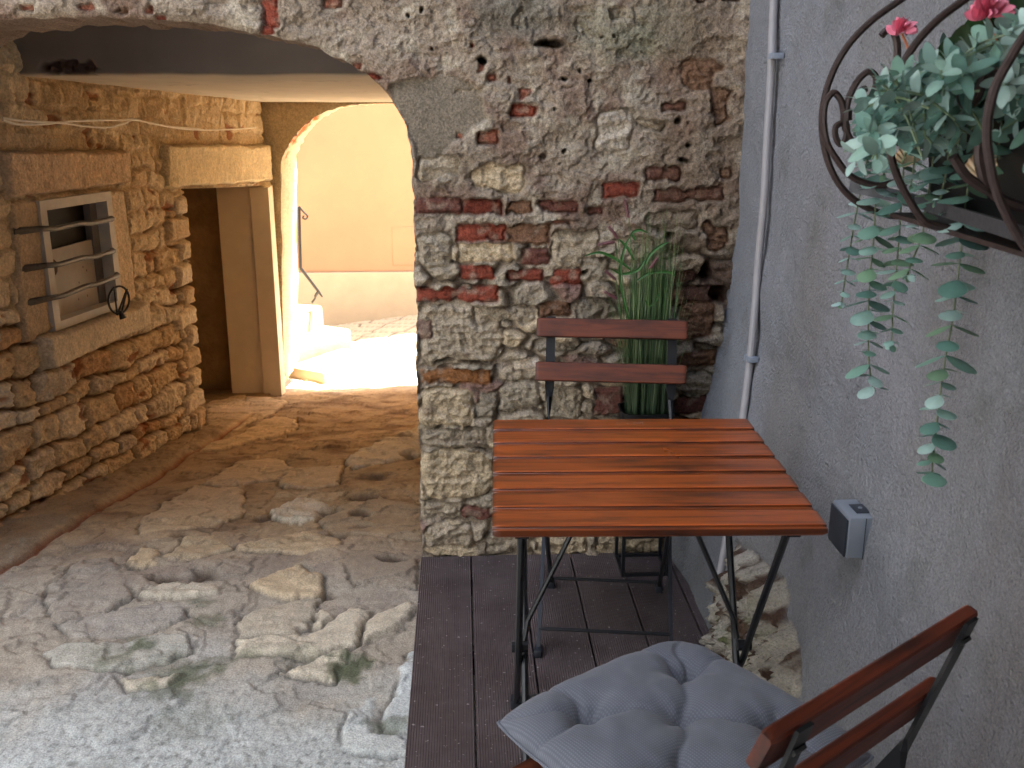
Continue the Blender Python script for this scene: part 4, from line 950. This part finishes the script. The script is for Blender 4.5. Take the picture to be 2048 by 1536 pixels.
def cushion():
    n = 130; T = .056; hw = .212
    tu = [(-.10, -.09), (.10, -.095), (-.10, .10), (.10, .10), (0, .0)]
    def surf(sgn):
        V = np.zeros((n, n, 3)); u = np.linspace(-1, 1, n); u = np.sign(u)*(1-(1-np.abs(u))**1.6); U, Vv = np.meshgrid(u, u)
        sc = 1-.055*np.cos(U*math.pi/2*1.0)**2*np.abs(Vv)**3; sc2 = 1-.055*np.cos(Vv*math.pi/2)**2*np.abs(U)**3
        k = .16; X = hw*U*np.sqrt(1-k*Vv**2*.9)*sc2; Y = hw*Vv*np.sqrt(1-k*U**2*.9)*sc
        prof = (np.clip(1-np.abs(U)**3.2, 0, 1)*np.clip(1-np.abs(Vv)**3.2, 0, 1))**.34
        z = T*prof
        for (a, b_) in tu:
            d = np.hypot(X-a, Y-b_); z -= sgn_t*(.026*np.exp(-(d/.030)**1.3)*(.8+.2*np.cos(0*d)))
            th = np.arctan2(Y-b_, X-a); z -= .0035*np.exp(-(d/.055)**2)*np.cos(th*5+a*30+b_*20)*sst(.004, .02, d)
        # creases between the tufts and toward the rim
        segs = [((-.10,-.09),(0,0)), ((.10,-.095),(0,0)), ((-.10,.10),(0,0)), ((.10,.10),(0,0)), ((-.10,-.09),(-.10,-.20)), ((.10,-.095),(.095,-.205)), ((-.10,-.09),(-.205,-.08)), ((.10,-.095),(.205,-.085)),
                ((-.10,.10),(-.205,.11)), ((.10,.10),(.205,.10)), ((-.10,.10),(-.1,.2)), ((.10,.10),(.1,.2)), ((.10,-.095),(.185,-.175)), ((-.10,-.09),(-.165,-.175))]
        for i, ((ax, ay), (bx_, by)) in enumerate(segs):
            ex, ey = bx_-ax, by-ay; L = ex*ex+ey*ey; t = np.clip(((X-ax)*ex+(Y-ay)*ey)/L, 0, 1); wob = .006*np.sin(t*7+i)
            d = np.hypot(X-ax-t*ex-wob*ey/math.sqrt(L), Y-ay-t*ey+wob*ex/math.sqrt(L)); z -= (.010*(1-t*.7))*np.exp(-(d/.0055)**2)+.006*(1-.6*t)*np.exp(-(d/.022)**2)
        z += fbm(X*12, Y*12, 701, 3)*.006*prof-ridge(X*16, Y*9, 703, 2)*.002
        V[..., 0] = X; V[..., 1] = Y; V[..., 2] = np.maximum(z, .002*prof) if sgn > 0 else -np.maximum(z, 0)*.5
        return V
    sgn_t = 1.0
    a = surf(1); b2 = surf(-1)
    root_l = (.286, 1.238, 0); th = R(216.5)
    cx, cy = -.075, -.045
    wx = root_l[0]+math.cos(th)*cx-math.sin(th)*cy; wy = root_l[1]+math.sin(th)*cx+math.cos(th)*cy
    root = thing('seat_cushion', 'grey tufted waffle fabric cushion lying on the near chair', 'cushion', (wx, wy, .482), th-R(3))
    V = np.vstack([a.reshape(-1, 3), b2.reshape(-1, 3)]); idx = np.arange(n*n).reshape(n, n)
    q = np.stack([idx[:-1, :-1], idx[:-1, 1:], idx[1:, 1:], idx[1:, :-1]], -1).reshape(-1, 4); q2 = q[:, ::-1]+n*n
    rim = np.concatenate([idx[0, :], idx[1:, -1], idx[-1, :-1][::-1], idx[1:-1, 0][::-1]]); r2 = np.roll(rim, -1)
    qq = np.stack([r2, rim, rim+n*n, r2+n*n], -1)
    link_mesh('pad', V, np.vstack([q, q2, qq]), M['fabric'], root)
    mb = MB(); pts = [(V[i][0]*1.004, V[i][1]*1.004, .001) for i in rim[::3]]; pts.append(pts[0]); mb.tube(pts, .0028, 6, cap=False); mb.build('piping', M['fabric'], root)
    mb = MB()
    for (x, y) in tu:
        mb = MB(); mb.tube([(x, y, .002), (x, y, .008)], [.006, .004], 8); mb.build('tuft_button', M['fabric'], root)
    mb = MB(); mb.strap([(-.14, .205, 0), (-.15, .225, .012), (-.155, .235, -.01), (-.15, .24, -.04)], [.012]*4, .002, [(1, 0, .3)]*4); mb.build('tie_ribbon', M['red'], root)
cushion()

# ================================================================== PLANT STAND, POT AND GRASS
def grass_plant():
    x0, x1, y0, y1 = .470, .618, 2.795, 2.94; r = thing('plant_stand', 'black metal open cube stand under the potted grass', 'plant stand', (.544, 2.868, 0))
    def B(a, b_): mb.box((a[0]-.544, a[1]-2.868, a[2]), (b_[0]-.544, b_[1]-2.868, b_[2]), .001)
    t = .010
    for z in (.0, .125, .30):
        mb = MB()
        B((x0+t, y0, z), (x1-t, y0+t, z+t)); B((x0+t, y1-t, z), (x1-t, y1, z+t)); B((x0, y0+t, z), (x0+t, y1-t, z+t)); B((x1-t, y0+t, z), (x1, y1-t, z+t))
        mb.build('stand_frame', M['metal'], r, smooth=False)
    for (a, b_) in ((x0, y0), (x1-t, y0), (x0, y1-t), (x1-t, y1-t)):
        mb = MB(); B((a, b_, 0), (a+t, b_+t, .31)); mb.build('leg', M['metal'], r, smooth=False)
    mb = MB(); n = 20
    cx, cy = .540, 2.868; prof = [(.058, .31), (.070, .40), (.078, .495), (.082, .513), (.075, .513), (.072, .487), (.0, .485)]
    o = thing('flower_pot', 'black square flower pot holding the tall artificial grass', 'pot', (cx, cy, .31))
    vs = []; 
    for rr, z in prof:
        for j in range(n):
            a = 2*math.pi*j/n; c_, s_ = math.cos(a), math.sin(a); k = (abs(c_)**5+abs(s_)**5)**(-1/5); vs.append((rr*k*c_*.98, rr*k*s_*.85, z-.31))
    fs = [(i*n+j, i*n+(j+1) % n, (i+1)*n+(j+1) % n, (i+1)*n+j) for i in range(5) for j in range(n)]
    mb.add(vs, fs+[tuple(range(n))[::-1]]); mb.build('pot_body', M['pot'], o, ang=50)
    mb = MB(); mb.add([(vs[5*n+j][0], vs[5*n+j][1], .172) for j in range(n)], [tuple(range(n))]); mb.build('soil', M['soil'], o)
    g = thing('ornamental_grass', 'tall green artificial grass with pink seed heads behind the far chair', 'plant', (cx, cy, .480))
    rr = np.random.default_rng(5); mb = MB()
    def blade(bx_, by, hx, hy, H, w, c0, c1, bend):
        pts = []; n_ = 7
        for k in range(n_):
            f = k/(n_-1); pts.append((bx_+(hx-bx_)*f**1.3+bend*f*f*(.5), by+(hy-by)*f, H*f-abs(bend)*f*f*.25))
        d = np.array([1, rr.uniform(-.6, .6), 0]); d /= np.linalg.norm(d); vs = []; cs = []
        for k, p in enumerate(pts):
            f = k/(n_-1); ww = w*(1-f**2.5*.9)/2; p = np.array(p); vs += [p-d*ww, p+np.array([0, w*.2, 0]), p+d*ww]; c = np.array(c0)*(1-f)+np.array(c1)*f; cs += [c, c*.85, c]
        fs = [(k*3+j, k*3+j+1, k*3+4+j, k*3+3+j) for k in range(n_-1) for j in (0, 1)]
        mb.add(vs, fs, cs)
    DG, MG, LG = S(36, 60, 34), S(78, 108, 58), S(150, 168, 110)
    for i in range(330):
        a = rr.uniform(0, 2*math.pi); q = math.sqrt(rr.random()); bx_, by = q*.066*math.cos(a), q*.05*math.sin(a)
        H = rr.triangular(.28, .48, .64); sp = rr.uniform(.4, 1.5)
        k = rr.random(); blade(bx_, by, bx_*sp+rr.normal(0, .012), min(.06, by*sp), H, rr.uniform(.0018, .0036), DG*(.6+k*.6), MG*(.7+k*.8) if k < .8 else LG, rr.normal(0, .012))
    for i in range(40):                                                          # strays outside the bunch
        s = rr.choice([-1, 1]); blade(s*rr.uniform(.03, .06), rr.uniform(-.04, .04), s*rr.uniform(.075, .13), rr.uniform(-.05, .05), rr.uniform(.25, .50), .0016, DG, LG*.8, s*rr.uniform(0, .02))
    for px, py in ((1300,432),(1318,445),(1330,455),(1365,440),(1290,455),(1325,420),(1372,545),(1262,505)):
        p = ony(px, py, 2.87); blade(rr.uniform(-.02, .04), 0, p[0]-cx, 0, p[2]-.480, .0024, MG, LG*1.1, 0)
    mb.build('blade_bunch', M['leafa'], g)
    BG = S(66, 118, 48)
    for pts in (((1262,540),(1235,520),(1200,505),(1168,512)), ((1290,520),(1275,540),(1245,548),(1222,538)), ((1275,560),(1300,546),(1335,544),(1352,552)), ((1270,480),(1265,466),(1280,460),(1296,466)), ((1290,530),(1300,510),(1320,492),(1338,484)),
                ((1268,520),(1258,500),(1246,486),(1238,478)), ((1290,600),(1300,610),(1312,600),(1318,585)), ((1258,640),(1240,560),(1248,500),(1262,470))):
        P = spl([ony(a, b_, 2.83) for a, b_ in pts], 5); mb = MB(); vs = []; n_ = len(P); cs = []
        for k, p in enumerate(P):
            f = k/(n_-1); w = .0042*math.sin(math.pi*(.12+.85*f))**.7; p = np.array(p)-np.array([cx, cy, .480]); t = P[min(k+1, n_-1)]-P[max(k-1, 0)]; t /= np.linalg.norm(t); w_ = np.cross(t, [0, 1, 0.])
            vs += [p-w_*w, p+np.array([0, .002, 0]), p+w_*w]; cs += [BG, BG*.6, BG*.9]
        mb.add(vs, [(k*3+j, k*3+j+1, k*3+4+j, k*3+3+j) for k in range(n_-1) for j in (0, 1)], cs); mb.build('leaf', M['leafa'], g)
    PK = S(132, 86, 88)
    for (a, b_, a2, b3) in ((1258,436,1250,400), (1236,478,1218,452), (1230,484,1198,488), (1298,538,1314,518), (1232,560,1212,542), (1234,598,1210,584)):
        A = ony(a, b_, 2.82)-np.array([cx, cy, .480]); B2 = ony(a2, b3, 2.82)-np.array([cx, cy, .480]); mb = MB(); ax = B2-A; L = np.linalg.norm(ax); t = ax/L
        mb.tube([A, A+ax*.3, A+ax*.7, B2], [.002, .0042, .0036, .001], 7, c=PK*.8)
        for k in range(90):
            f = rr.random(); an = rr.uniform(0, 6.28); u = np.cross(t, [0, 1, .1]); u /= np.linalg.norm(u); v = np.cross(t, u); d = u*math.cos(an)+v*math.sin(an); p = A+ax*f+d*.004
            e = p+d*.004+t*.008; s_ = np.cross(d, t)*.0009; mb.add([p-s_, p+s_, e], [(0, 1, 2)], PK*rr.uniform(.6, 1.4))
        mb.tube(spl([A, A*.7+np.array([0, 0, -.03]), (rr.uniform(-.02, .02), 0, 0.02)], 5), .0012, 4, c=MG); mb.build('seed_head', M['leafa'], g)
grass_plant()

# ================================================================== WALL PLANTER
def wall_planter():
    O = np.array([.70, 1.25, 1.25]); r = thing('wall_planter', 'wrought iron wall basket with curled scrolls, hanging on the stucco wall', 'planter basket', tuple(O))
    def P(px, py, y): return ony(px, py, y)-O
    h1 = [(1890,-60),(1845,-30),(1801,0),(1743,42),(1694,94),(1661,156),(1645,221),(1647,286),(1665,345),(1694,387),(1730,413),(1775,430),(1827,433),(1880,425)]
    h2 = [(2060,-85),(1990,-45),(1928,0),(1873,42),(1831,88),(1805,130),(1785,170),(1775,208),(1772,240),(1775,277),(1788,335),(1808,381),(1840,433),(1863,449),(1920,462)]
    mb = MB(); mb.tube(spl([P(a, b_, 1.5) for a, b_ in h1], 6), .0050, 8); mb.build('hoop', M['iron'], r)
    mb = MB(); mb.tube(spl([P(a, b_, 1.27) for a, b_ in h2], 6), .0050, 8); mb.build('hoop', M['iron'], r)
    h3 = [tuple(a) for a in h2]; mb = MB(); sh = np.array([0, -.25, 0]); mb.tube(spl([P(a, b_, 1.27)+sh for a, b_ in h2], 6), .0050, 8); mb.build('hoop', M['iron'], r)
    def C1(a, b_): return P(1580+a*.3255, b_*.3255, 1.46)
    for s, rad in (([(480,880),(390,870),(345,800),(335,740),(330,690),(315,620),(275,570),(235,600),(212,660),(208,760),(230,880),(290,980),(360,1070),(450,1120),(560,1140),(640,1120)], .0048),
              ([(345,735),(352,640),(380,560),(430,480),(490,440),(530,480),(520,560),(490,620),(460,655),(435,635),(440,560),(470,545)], .0048),
              ([(340,745),(350,800),(335,865),(305,885),(280,840),(280,780),(315,755)], .0045),
              ([(560,220),(590,190),(630,195),(655,250),(660,330),(650,420),(640,520),(620,600)], .0052),
              ([(620,600),(605,700),(600,850),(620,950),(660,1080),(700,1150)], .0052)):
        mb = MB(); mb.tube(spl([C1(*q) for q in s], 5), rad, 7); mb.build('scroll', M['iron'], r)
    mb = MB(); mb.tube([C1(347, 670), C1(345, 740)], .0085, 8); mb.build('collar', M['iron'], r)
    def C2(a, b_): return P(1580+a*.3255, b_*.3255, 1.12)
    for s in ([(1060,480),(1050,560),(1070,640),(1130,620),(1170,540),(1200,460),(1260,440)],
              [(1180,820),(1160,950),(1190,1100),(1260,1200),(1380,1260),(1480,1280)], [(1000,960),(1080,1080),(1180,1150),(1290,1210)]):
        mb = MB(); mb.tube(spl([C2(*q) for q in s], 5), .0058, 7); mb.build('scroll', M['iron'], r)
    # flat bottom band running along the trough
    a = ony(1700, 372, 1.5)-O; b_ = ony(1820, 398, 1.45)-O; c = ony(2048, 470, 1.02)-O; d = c+(c-b_)*.5
    mb = MB(); mb.strap([a, b_, c, d], [.017]*4, .004, [(0, 0, 1)]*4); mb.build('bottom_band', M['galv'], r, smooth=False)
    mb = MB(); mb.box((-.09, -.45, .0), (.088, .19, .006)); mb.build('tray', M['iron'], r, smooth=False)
    # trough
    t = thing('trough', 'black plant trough sitting inside the iron wall basket', 'trough', (.70, 1.13, 1.275))
    mb = MB(); n_ = 4
    pr = [(-.060, .0), (-.085, .145), (-.089, .15), (.075, .15), (.070, .145), (.055, .0)]
    ya, yb = -.30, .25; vs = [(x, ya, z) for x, z in pr]+[(x, yb, z) for x, z in pr]; m_ = 6
    mb.add(vs, [(j, (j+1) % m_, m_+(j+1) % m_, m_+j) for j in range(m_)]+[tuple(range(m_))[::-1], tuple(range(m_, 2*m_))]); mb.build('trough_body', M['pot'], t, smooth=False)
    mb = MB(); mb.box((-.08, -.295, .1502), (.07, .245, .156)); mb.build('soil', M['soil'], t, smooth=False)
    # shells
    for (px, py, y, sz, rot, lab) in ((1812,312,1.40,.030,.25,'scallop shell, cream with orange streaks, the far one on the basket band'), (1972,335,1.21,.037,-.25,'scallop shell, ribbed tan and orange, the nearer larger one on the basket band')):
        p = ony(px, py, y); s = thing('scallop_shell', lab, 'shell', tuple(p), rot, 'scallop shells in the wall basket'); nr, na = 12, 60; V = []; C = []
        for i in range(nr):
            q = i/(nr-1)
            for j in range(na):
                a = (j/(na-1)-.5)*2.5; rib = math.cos(j*2*math.pi/5.2); rad = sz*q*(1+.02*rib)*(1-.10*abs(a)**2*.3)
                V.append((math.sin(a)*rad*.82, -.35*sz*math.sin(math.pi*min(1, q*.75))*math.cos(a*.8)-.0016*rib*q, -sz*.5+math.cos(a)*rad*1.15))
                band = .5+.5*math.sin(q*16+a); C.append(S(205, 186, 156)*(1-.5*band*q*.5)+S(170, 100, 60)*(.38*band*q)+(-.10*(rib < -.4)))
        C = np.clip(np.array(C), .02, 1); V = np.array(V).reshape(nr, na, 3)
        o = grid_mesh('shell_half', V, C.reshape(nr, na, 3), M['shell'], s)
        md = o.modifiers.new('t', 'SOLIDIFY'); md.thickness = .0015
wall_planter()

def planter_plants():
    rr = np.random.default_rng(17)
    def leaf(mb, base, d, nrm, L, W, c, cup=.25):
        d = np.array(d, float); d /= np.linalg.norm(d); nrm = np.array(nrm, float); nrm -= d*(nrm@d); nrm /= np.linalg.norm(nrm)+1e-9; s = np.cross(d, nrm)
        prof = [(0, .08), (.15, .55), (.35, .92), (.58, 1.0), (.8, .78), (.94, .4), (1, .04)]; vs = []; cs = []; tw = rr.uniform(-.1, .1)
        for f, w in prof:
            m_ = base+d*L*f-nrm*L*.22*f*f
            for k, o_ in ((-1, cup), (0, 0), (1, cup)): vs.append(m_+s*k*W/2*w+nrm*o_*W*.35*w*(1+tw*k)); cs.append(np.clip(c*(1.12 if k == 0 else 1), 0, 1))
        mb.add(vs, [(i*3+j, i*3+j+1, i*3+4+j, i*3+3+j) for i in range(6) for j in (0, 1)], cs)
    PG = [S(144, 178, 168), S(112, 150, 136), S(162, 190, 184), S(118, 150, 122), S(94, 132, 122)]
    root = thing('trailing_succulent', 'pale blue green plant with round leaves trailing down from the wall basket', 'plant', (.62, 1.4, 1.42)); O = np.array([.62, 1.4, 1.42])
    strands = [([(1735,190),(1728,280),(1722,375),(1710,440),(1700,500),(1690,560),(1683,605)], 1.55, .017),
               ([(1760,200),(1758,300),(1752,395),(1748,470),(1740,560),(1737,640),(1738,720),(1746,780)], 1.50, .022),
               ([(1812,230),(1808,330),(1803,390),(1800,450),(1793,540),(1786,620),(1783,690)], 1.46, .019),
               ([(1872,200),(1868,300),(1858,380),(1850,420),(1845,470),(1825,520),(1815,550)], 1.38, .022),
               ([(1975,160),(1960,230),(1945,330),(1932,400),(1925,470),(1915,560),(1905,640),(1890,720),(1880,790),(1872,860),(1866,910),(1863,955)], 1.26, .023),
               ([(1790,150),(1770,230),(1765,300),(1768,350)], 1.42, .018),
               ([(1830,180),(1835,260),(1828,330),(1822,372)], 1.40, .019), ([(1895,190),(1900,270),(1893,340),(1880,400)], 1.33, .021), ([(1930,180),(1925,240),(1915,300)], 1.30, .020), ([(2010,170),(2005,230),(1998,290),(2000,330)], 1.20, .020), ([(1765,170),(1745,240),(1738,300),(1730,340)], 1.48, .019)]
    for pts, y, sz in strands:
        S_ = spl([ony(a, b_, y-(.02*math.sin(i))) for i, (a, b_) in enumerate(pts)], 8); mb = MB(); mb.tube([p-O for p in S_], .0013, 5, c=S(92, 104, 78))
        dist = 0; ang = rr.uniform(0, 3)
        stem = mb.build('stem', M['leafa'], root)
        mb = MB()
        for i in range(1, len(S_)):
            dist += np.linalg.norm(S_[i]-S_[i-1])
            if dist > .0150:
                dist = 0; ang += math.pi/2+rr.uniform(-.35, .35); z_ = sz*rr.uniform(1.1, 2.1)*(1-.15*i/len(S_))
                cc = PG[rr.integers(5)]*rr.uniform(.8, 1.15)
                for s in (0, math.pi):
                    d = np.array([math.cos(ang+s), math.sin(ang+s), rr.uniform(-.35, .05)])
                    leaf(mb, S_[i]-O, d, (0, 0, 1), z_*rr.uniform(.85, 1.1), z_*rr.uniform(.8, 1.0), cc, -.25)
        for k in range(4): leaf(mb, S_[-1]-O, (rr.normal(), rr.normal(), -1), (0, -1, .3), sz*.6, sz*.45, PG[k], .1)
        mb.build('leaves', M['leafa'], stem)
    # bushy top
    for c in range(150):
        px, py = rr.uniform(1750, 2120), rr.uniform(60, 250)
        if py < 225-(px-1730)*.60: py = 225-(px-1730)*.5+rr.uniform(0, 55)
        y = rr.uniform(1.08, 1.42); A = ony(px, py, y); A[0] = min(A[0], .76)
        d = np.array([rr.uniform(-1, .5), rr.uniform(-1, .6), rr.uniform(-.45, .6)]); d /= np.linalg.norm(d); L = rr.uniform(.05, .10)
        S_ = spl([A-d*L*.5+np.array([0, 0, -.01]), A, A+d*L*.5+np.array([0, 0, -.012])], 5); mb = MB(); mb.tube([p-O for p in S_], .0013, 5, c=S(112, 130, 100)); stem = mb.build('stem', M['leafa'], root); mb = MB(); ang = rr.uniform(0, 3); tt = S_[-1]-S_[0]; tt /= np.linalg.norm(tt); u = np.cross(tt, [0.1, .2, 1.]); u /= np.linalg.norm(u); v = np.cross(tt, u)
        cc = PG[rr.integers(5)]*rr.uniform(.85, 1.1)
        for i in range(1, len(S_), 2):
            ang += math.pi/2
            for s in (0, math.pi):
                dd = u*math.cos(ang+s)+v*math.sin(ang+s)+tt*.55; leaf(mb, S_[i]-O, dd, tt+np.array([0, 0, .5]), rr.uniform(.020, .036), rr.uniform(.011, .017), cc*rr.uniform(.8, 1.15), .2)
        leaf(mb, S_[-1]-O, tt, (0, 0, 1), .020, .011, cc, .2)
        mb.build('leaves', M['leafa'], stem)
    # flowers
    for (px, py, y, k, lab) in ((1797, 45, 1.42, 1.0, 'pink artificial flower on a short stem beside the iron scroll'), (1968, 8, 1.22, 1.25, 'larger pink flower head at the top edge above the succulent')):
        c = ony(px, py, y); f = thing('pink_flower', lab, 'flower', tuple(c), 0, 'pink flowers in the wall basket'); mb = MB()
        for i in range(int(46*k)):
            a = rr.uniform(0, 6.28); el = rr.uniform(.1, 1.4); d = np.array([math.cos(a)*math.cos(el), math.sin(a)*math.cos(el), math.sin(el)]); d += np.array([-.35, -.1, 0])
            base = np.array([.008, 0, -.014]); tip = S(238, 142, 168)*rr.uniform(.75, 1.2)
            leaf(mb, base+d*.004, d, np.cross(d, [0.3, .2, 1.]), (.020*k*rr.uniform(.7, 1.05)), .0095*k, np.clip(tip, 0, 1), .5)
        mb.build('petals', M['petal'], f)
        mb = MB(); mb.tube(spl([(0.006, 0, -.014), (.018, 0, -.036), (.024, -.01, -.075)], 4), .0018, 5, c=S(186, 110, 80)); mb.build('stem', M['leafa'], f)
    g = thing('broad_leaf_plant', 'dark green broad leaves behind the pink flowers in the basket', 'plant', (.66, 1.22, 1.45)); O2 = np.array([.66, 1.22, 1.45])
    for k, (px, py) in enumerate(((1900,95),(1925,70),(1950,90),(2010,80),(2040,30),(2060,80),(1880,110),(1990,50))):
        A = ony(px, py+40, 1.24); mb = MB(); leaf(mb, A-O2, (rr.uniform(-.5, .5), rr.uniform(-.4, .2), 1), (-.3, -1, .2), .050, .026, S(34, 68, 28)*rr.uniform(.6, 1.2), .3); mb.build('leaf', M['leafa'], g)
planter_plants()

# ================================================================== LIGHT, SKY, CAMERA
sx, sy = .30, .24
el = math.atan(1/math.hypot(sx, sy)); az = math.atan2(sx, sy)        # azimuth from +y toward +x
w = bpy.data.worlds.new('World'); SC.world = w; w.use_nodes = True; nt = w.node_tree
sk = nt.nodes.new('ShaderNodeTexSky'); sk.sky_type = 'NISHITA'; sk.sun_disc = False; sk.sun_elevation = el; sk.sun_rotation = az; sk.dust_density = 2.2; sk.ozone_density = .35; sk.air_density = .9
nt.links.new(sk.outputs[0], nt.nodes['Background'].inputs[0]); nt.nodes['Background'].inputs[1].default_value = .088
ld = bpy.data.lights.new('sun', 'SUN'); ld.energy = 5.0; ld.angle = R(.5); ld.color = (1, .93, .82)
lo = bpy.data.objects.new('sun', ld); COL.objects.link(lo)
dirv = Vector((sx, sy, 1)).normalized(); lo.rotation_euler = dirv.to_track_quat('Z', 'Y').to_euler(); lo.location = (2, 6, 12)
cd = bpy.data.cameras.new('camera'); co = bpy.data.objects.new('camera', cd); COL.objects.link(co); SC.camera = co
cd.sensor_width = 36; cd.lens = 36*F/2048; cd.clip_end = 1000; cd.clip_start = .02
co.location = (0, 0, EYE); co.rotation_euler = (R(90)-PIT, 0, -YAW)
cd.dof.use_dof = True; cd.dof.focus_distance = 2.5; cd.dof.aperture_fstop = 11
SC.view_settings.view_transform = 'Standard'; SC.view_settings.look = 'None'; SC.view_settings.gamma = 1; SC.view_settings.exposure = 3.85
SC.cycles.max_bounces = 10; SC.cycles.diffuse_bounces = 8; SC.cycles.sample_clamp_indirect = 6
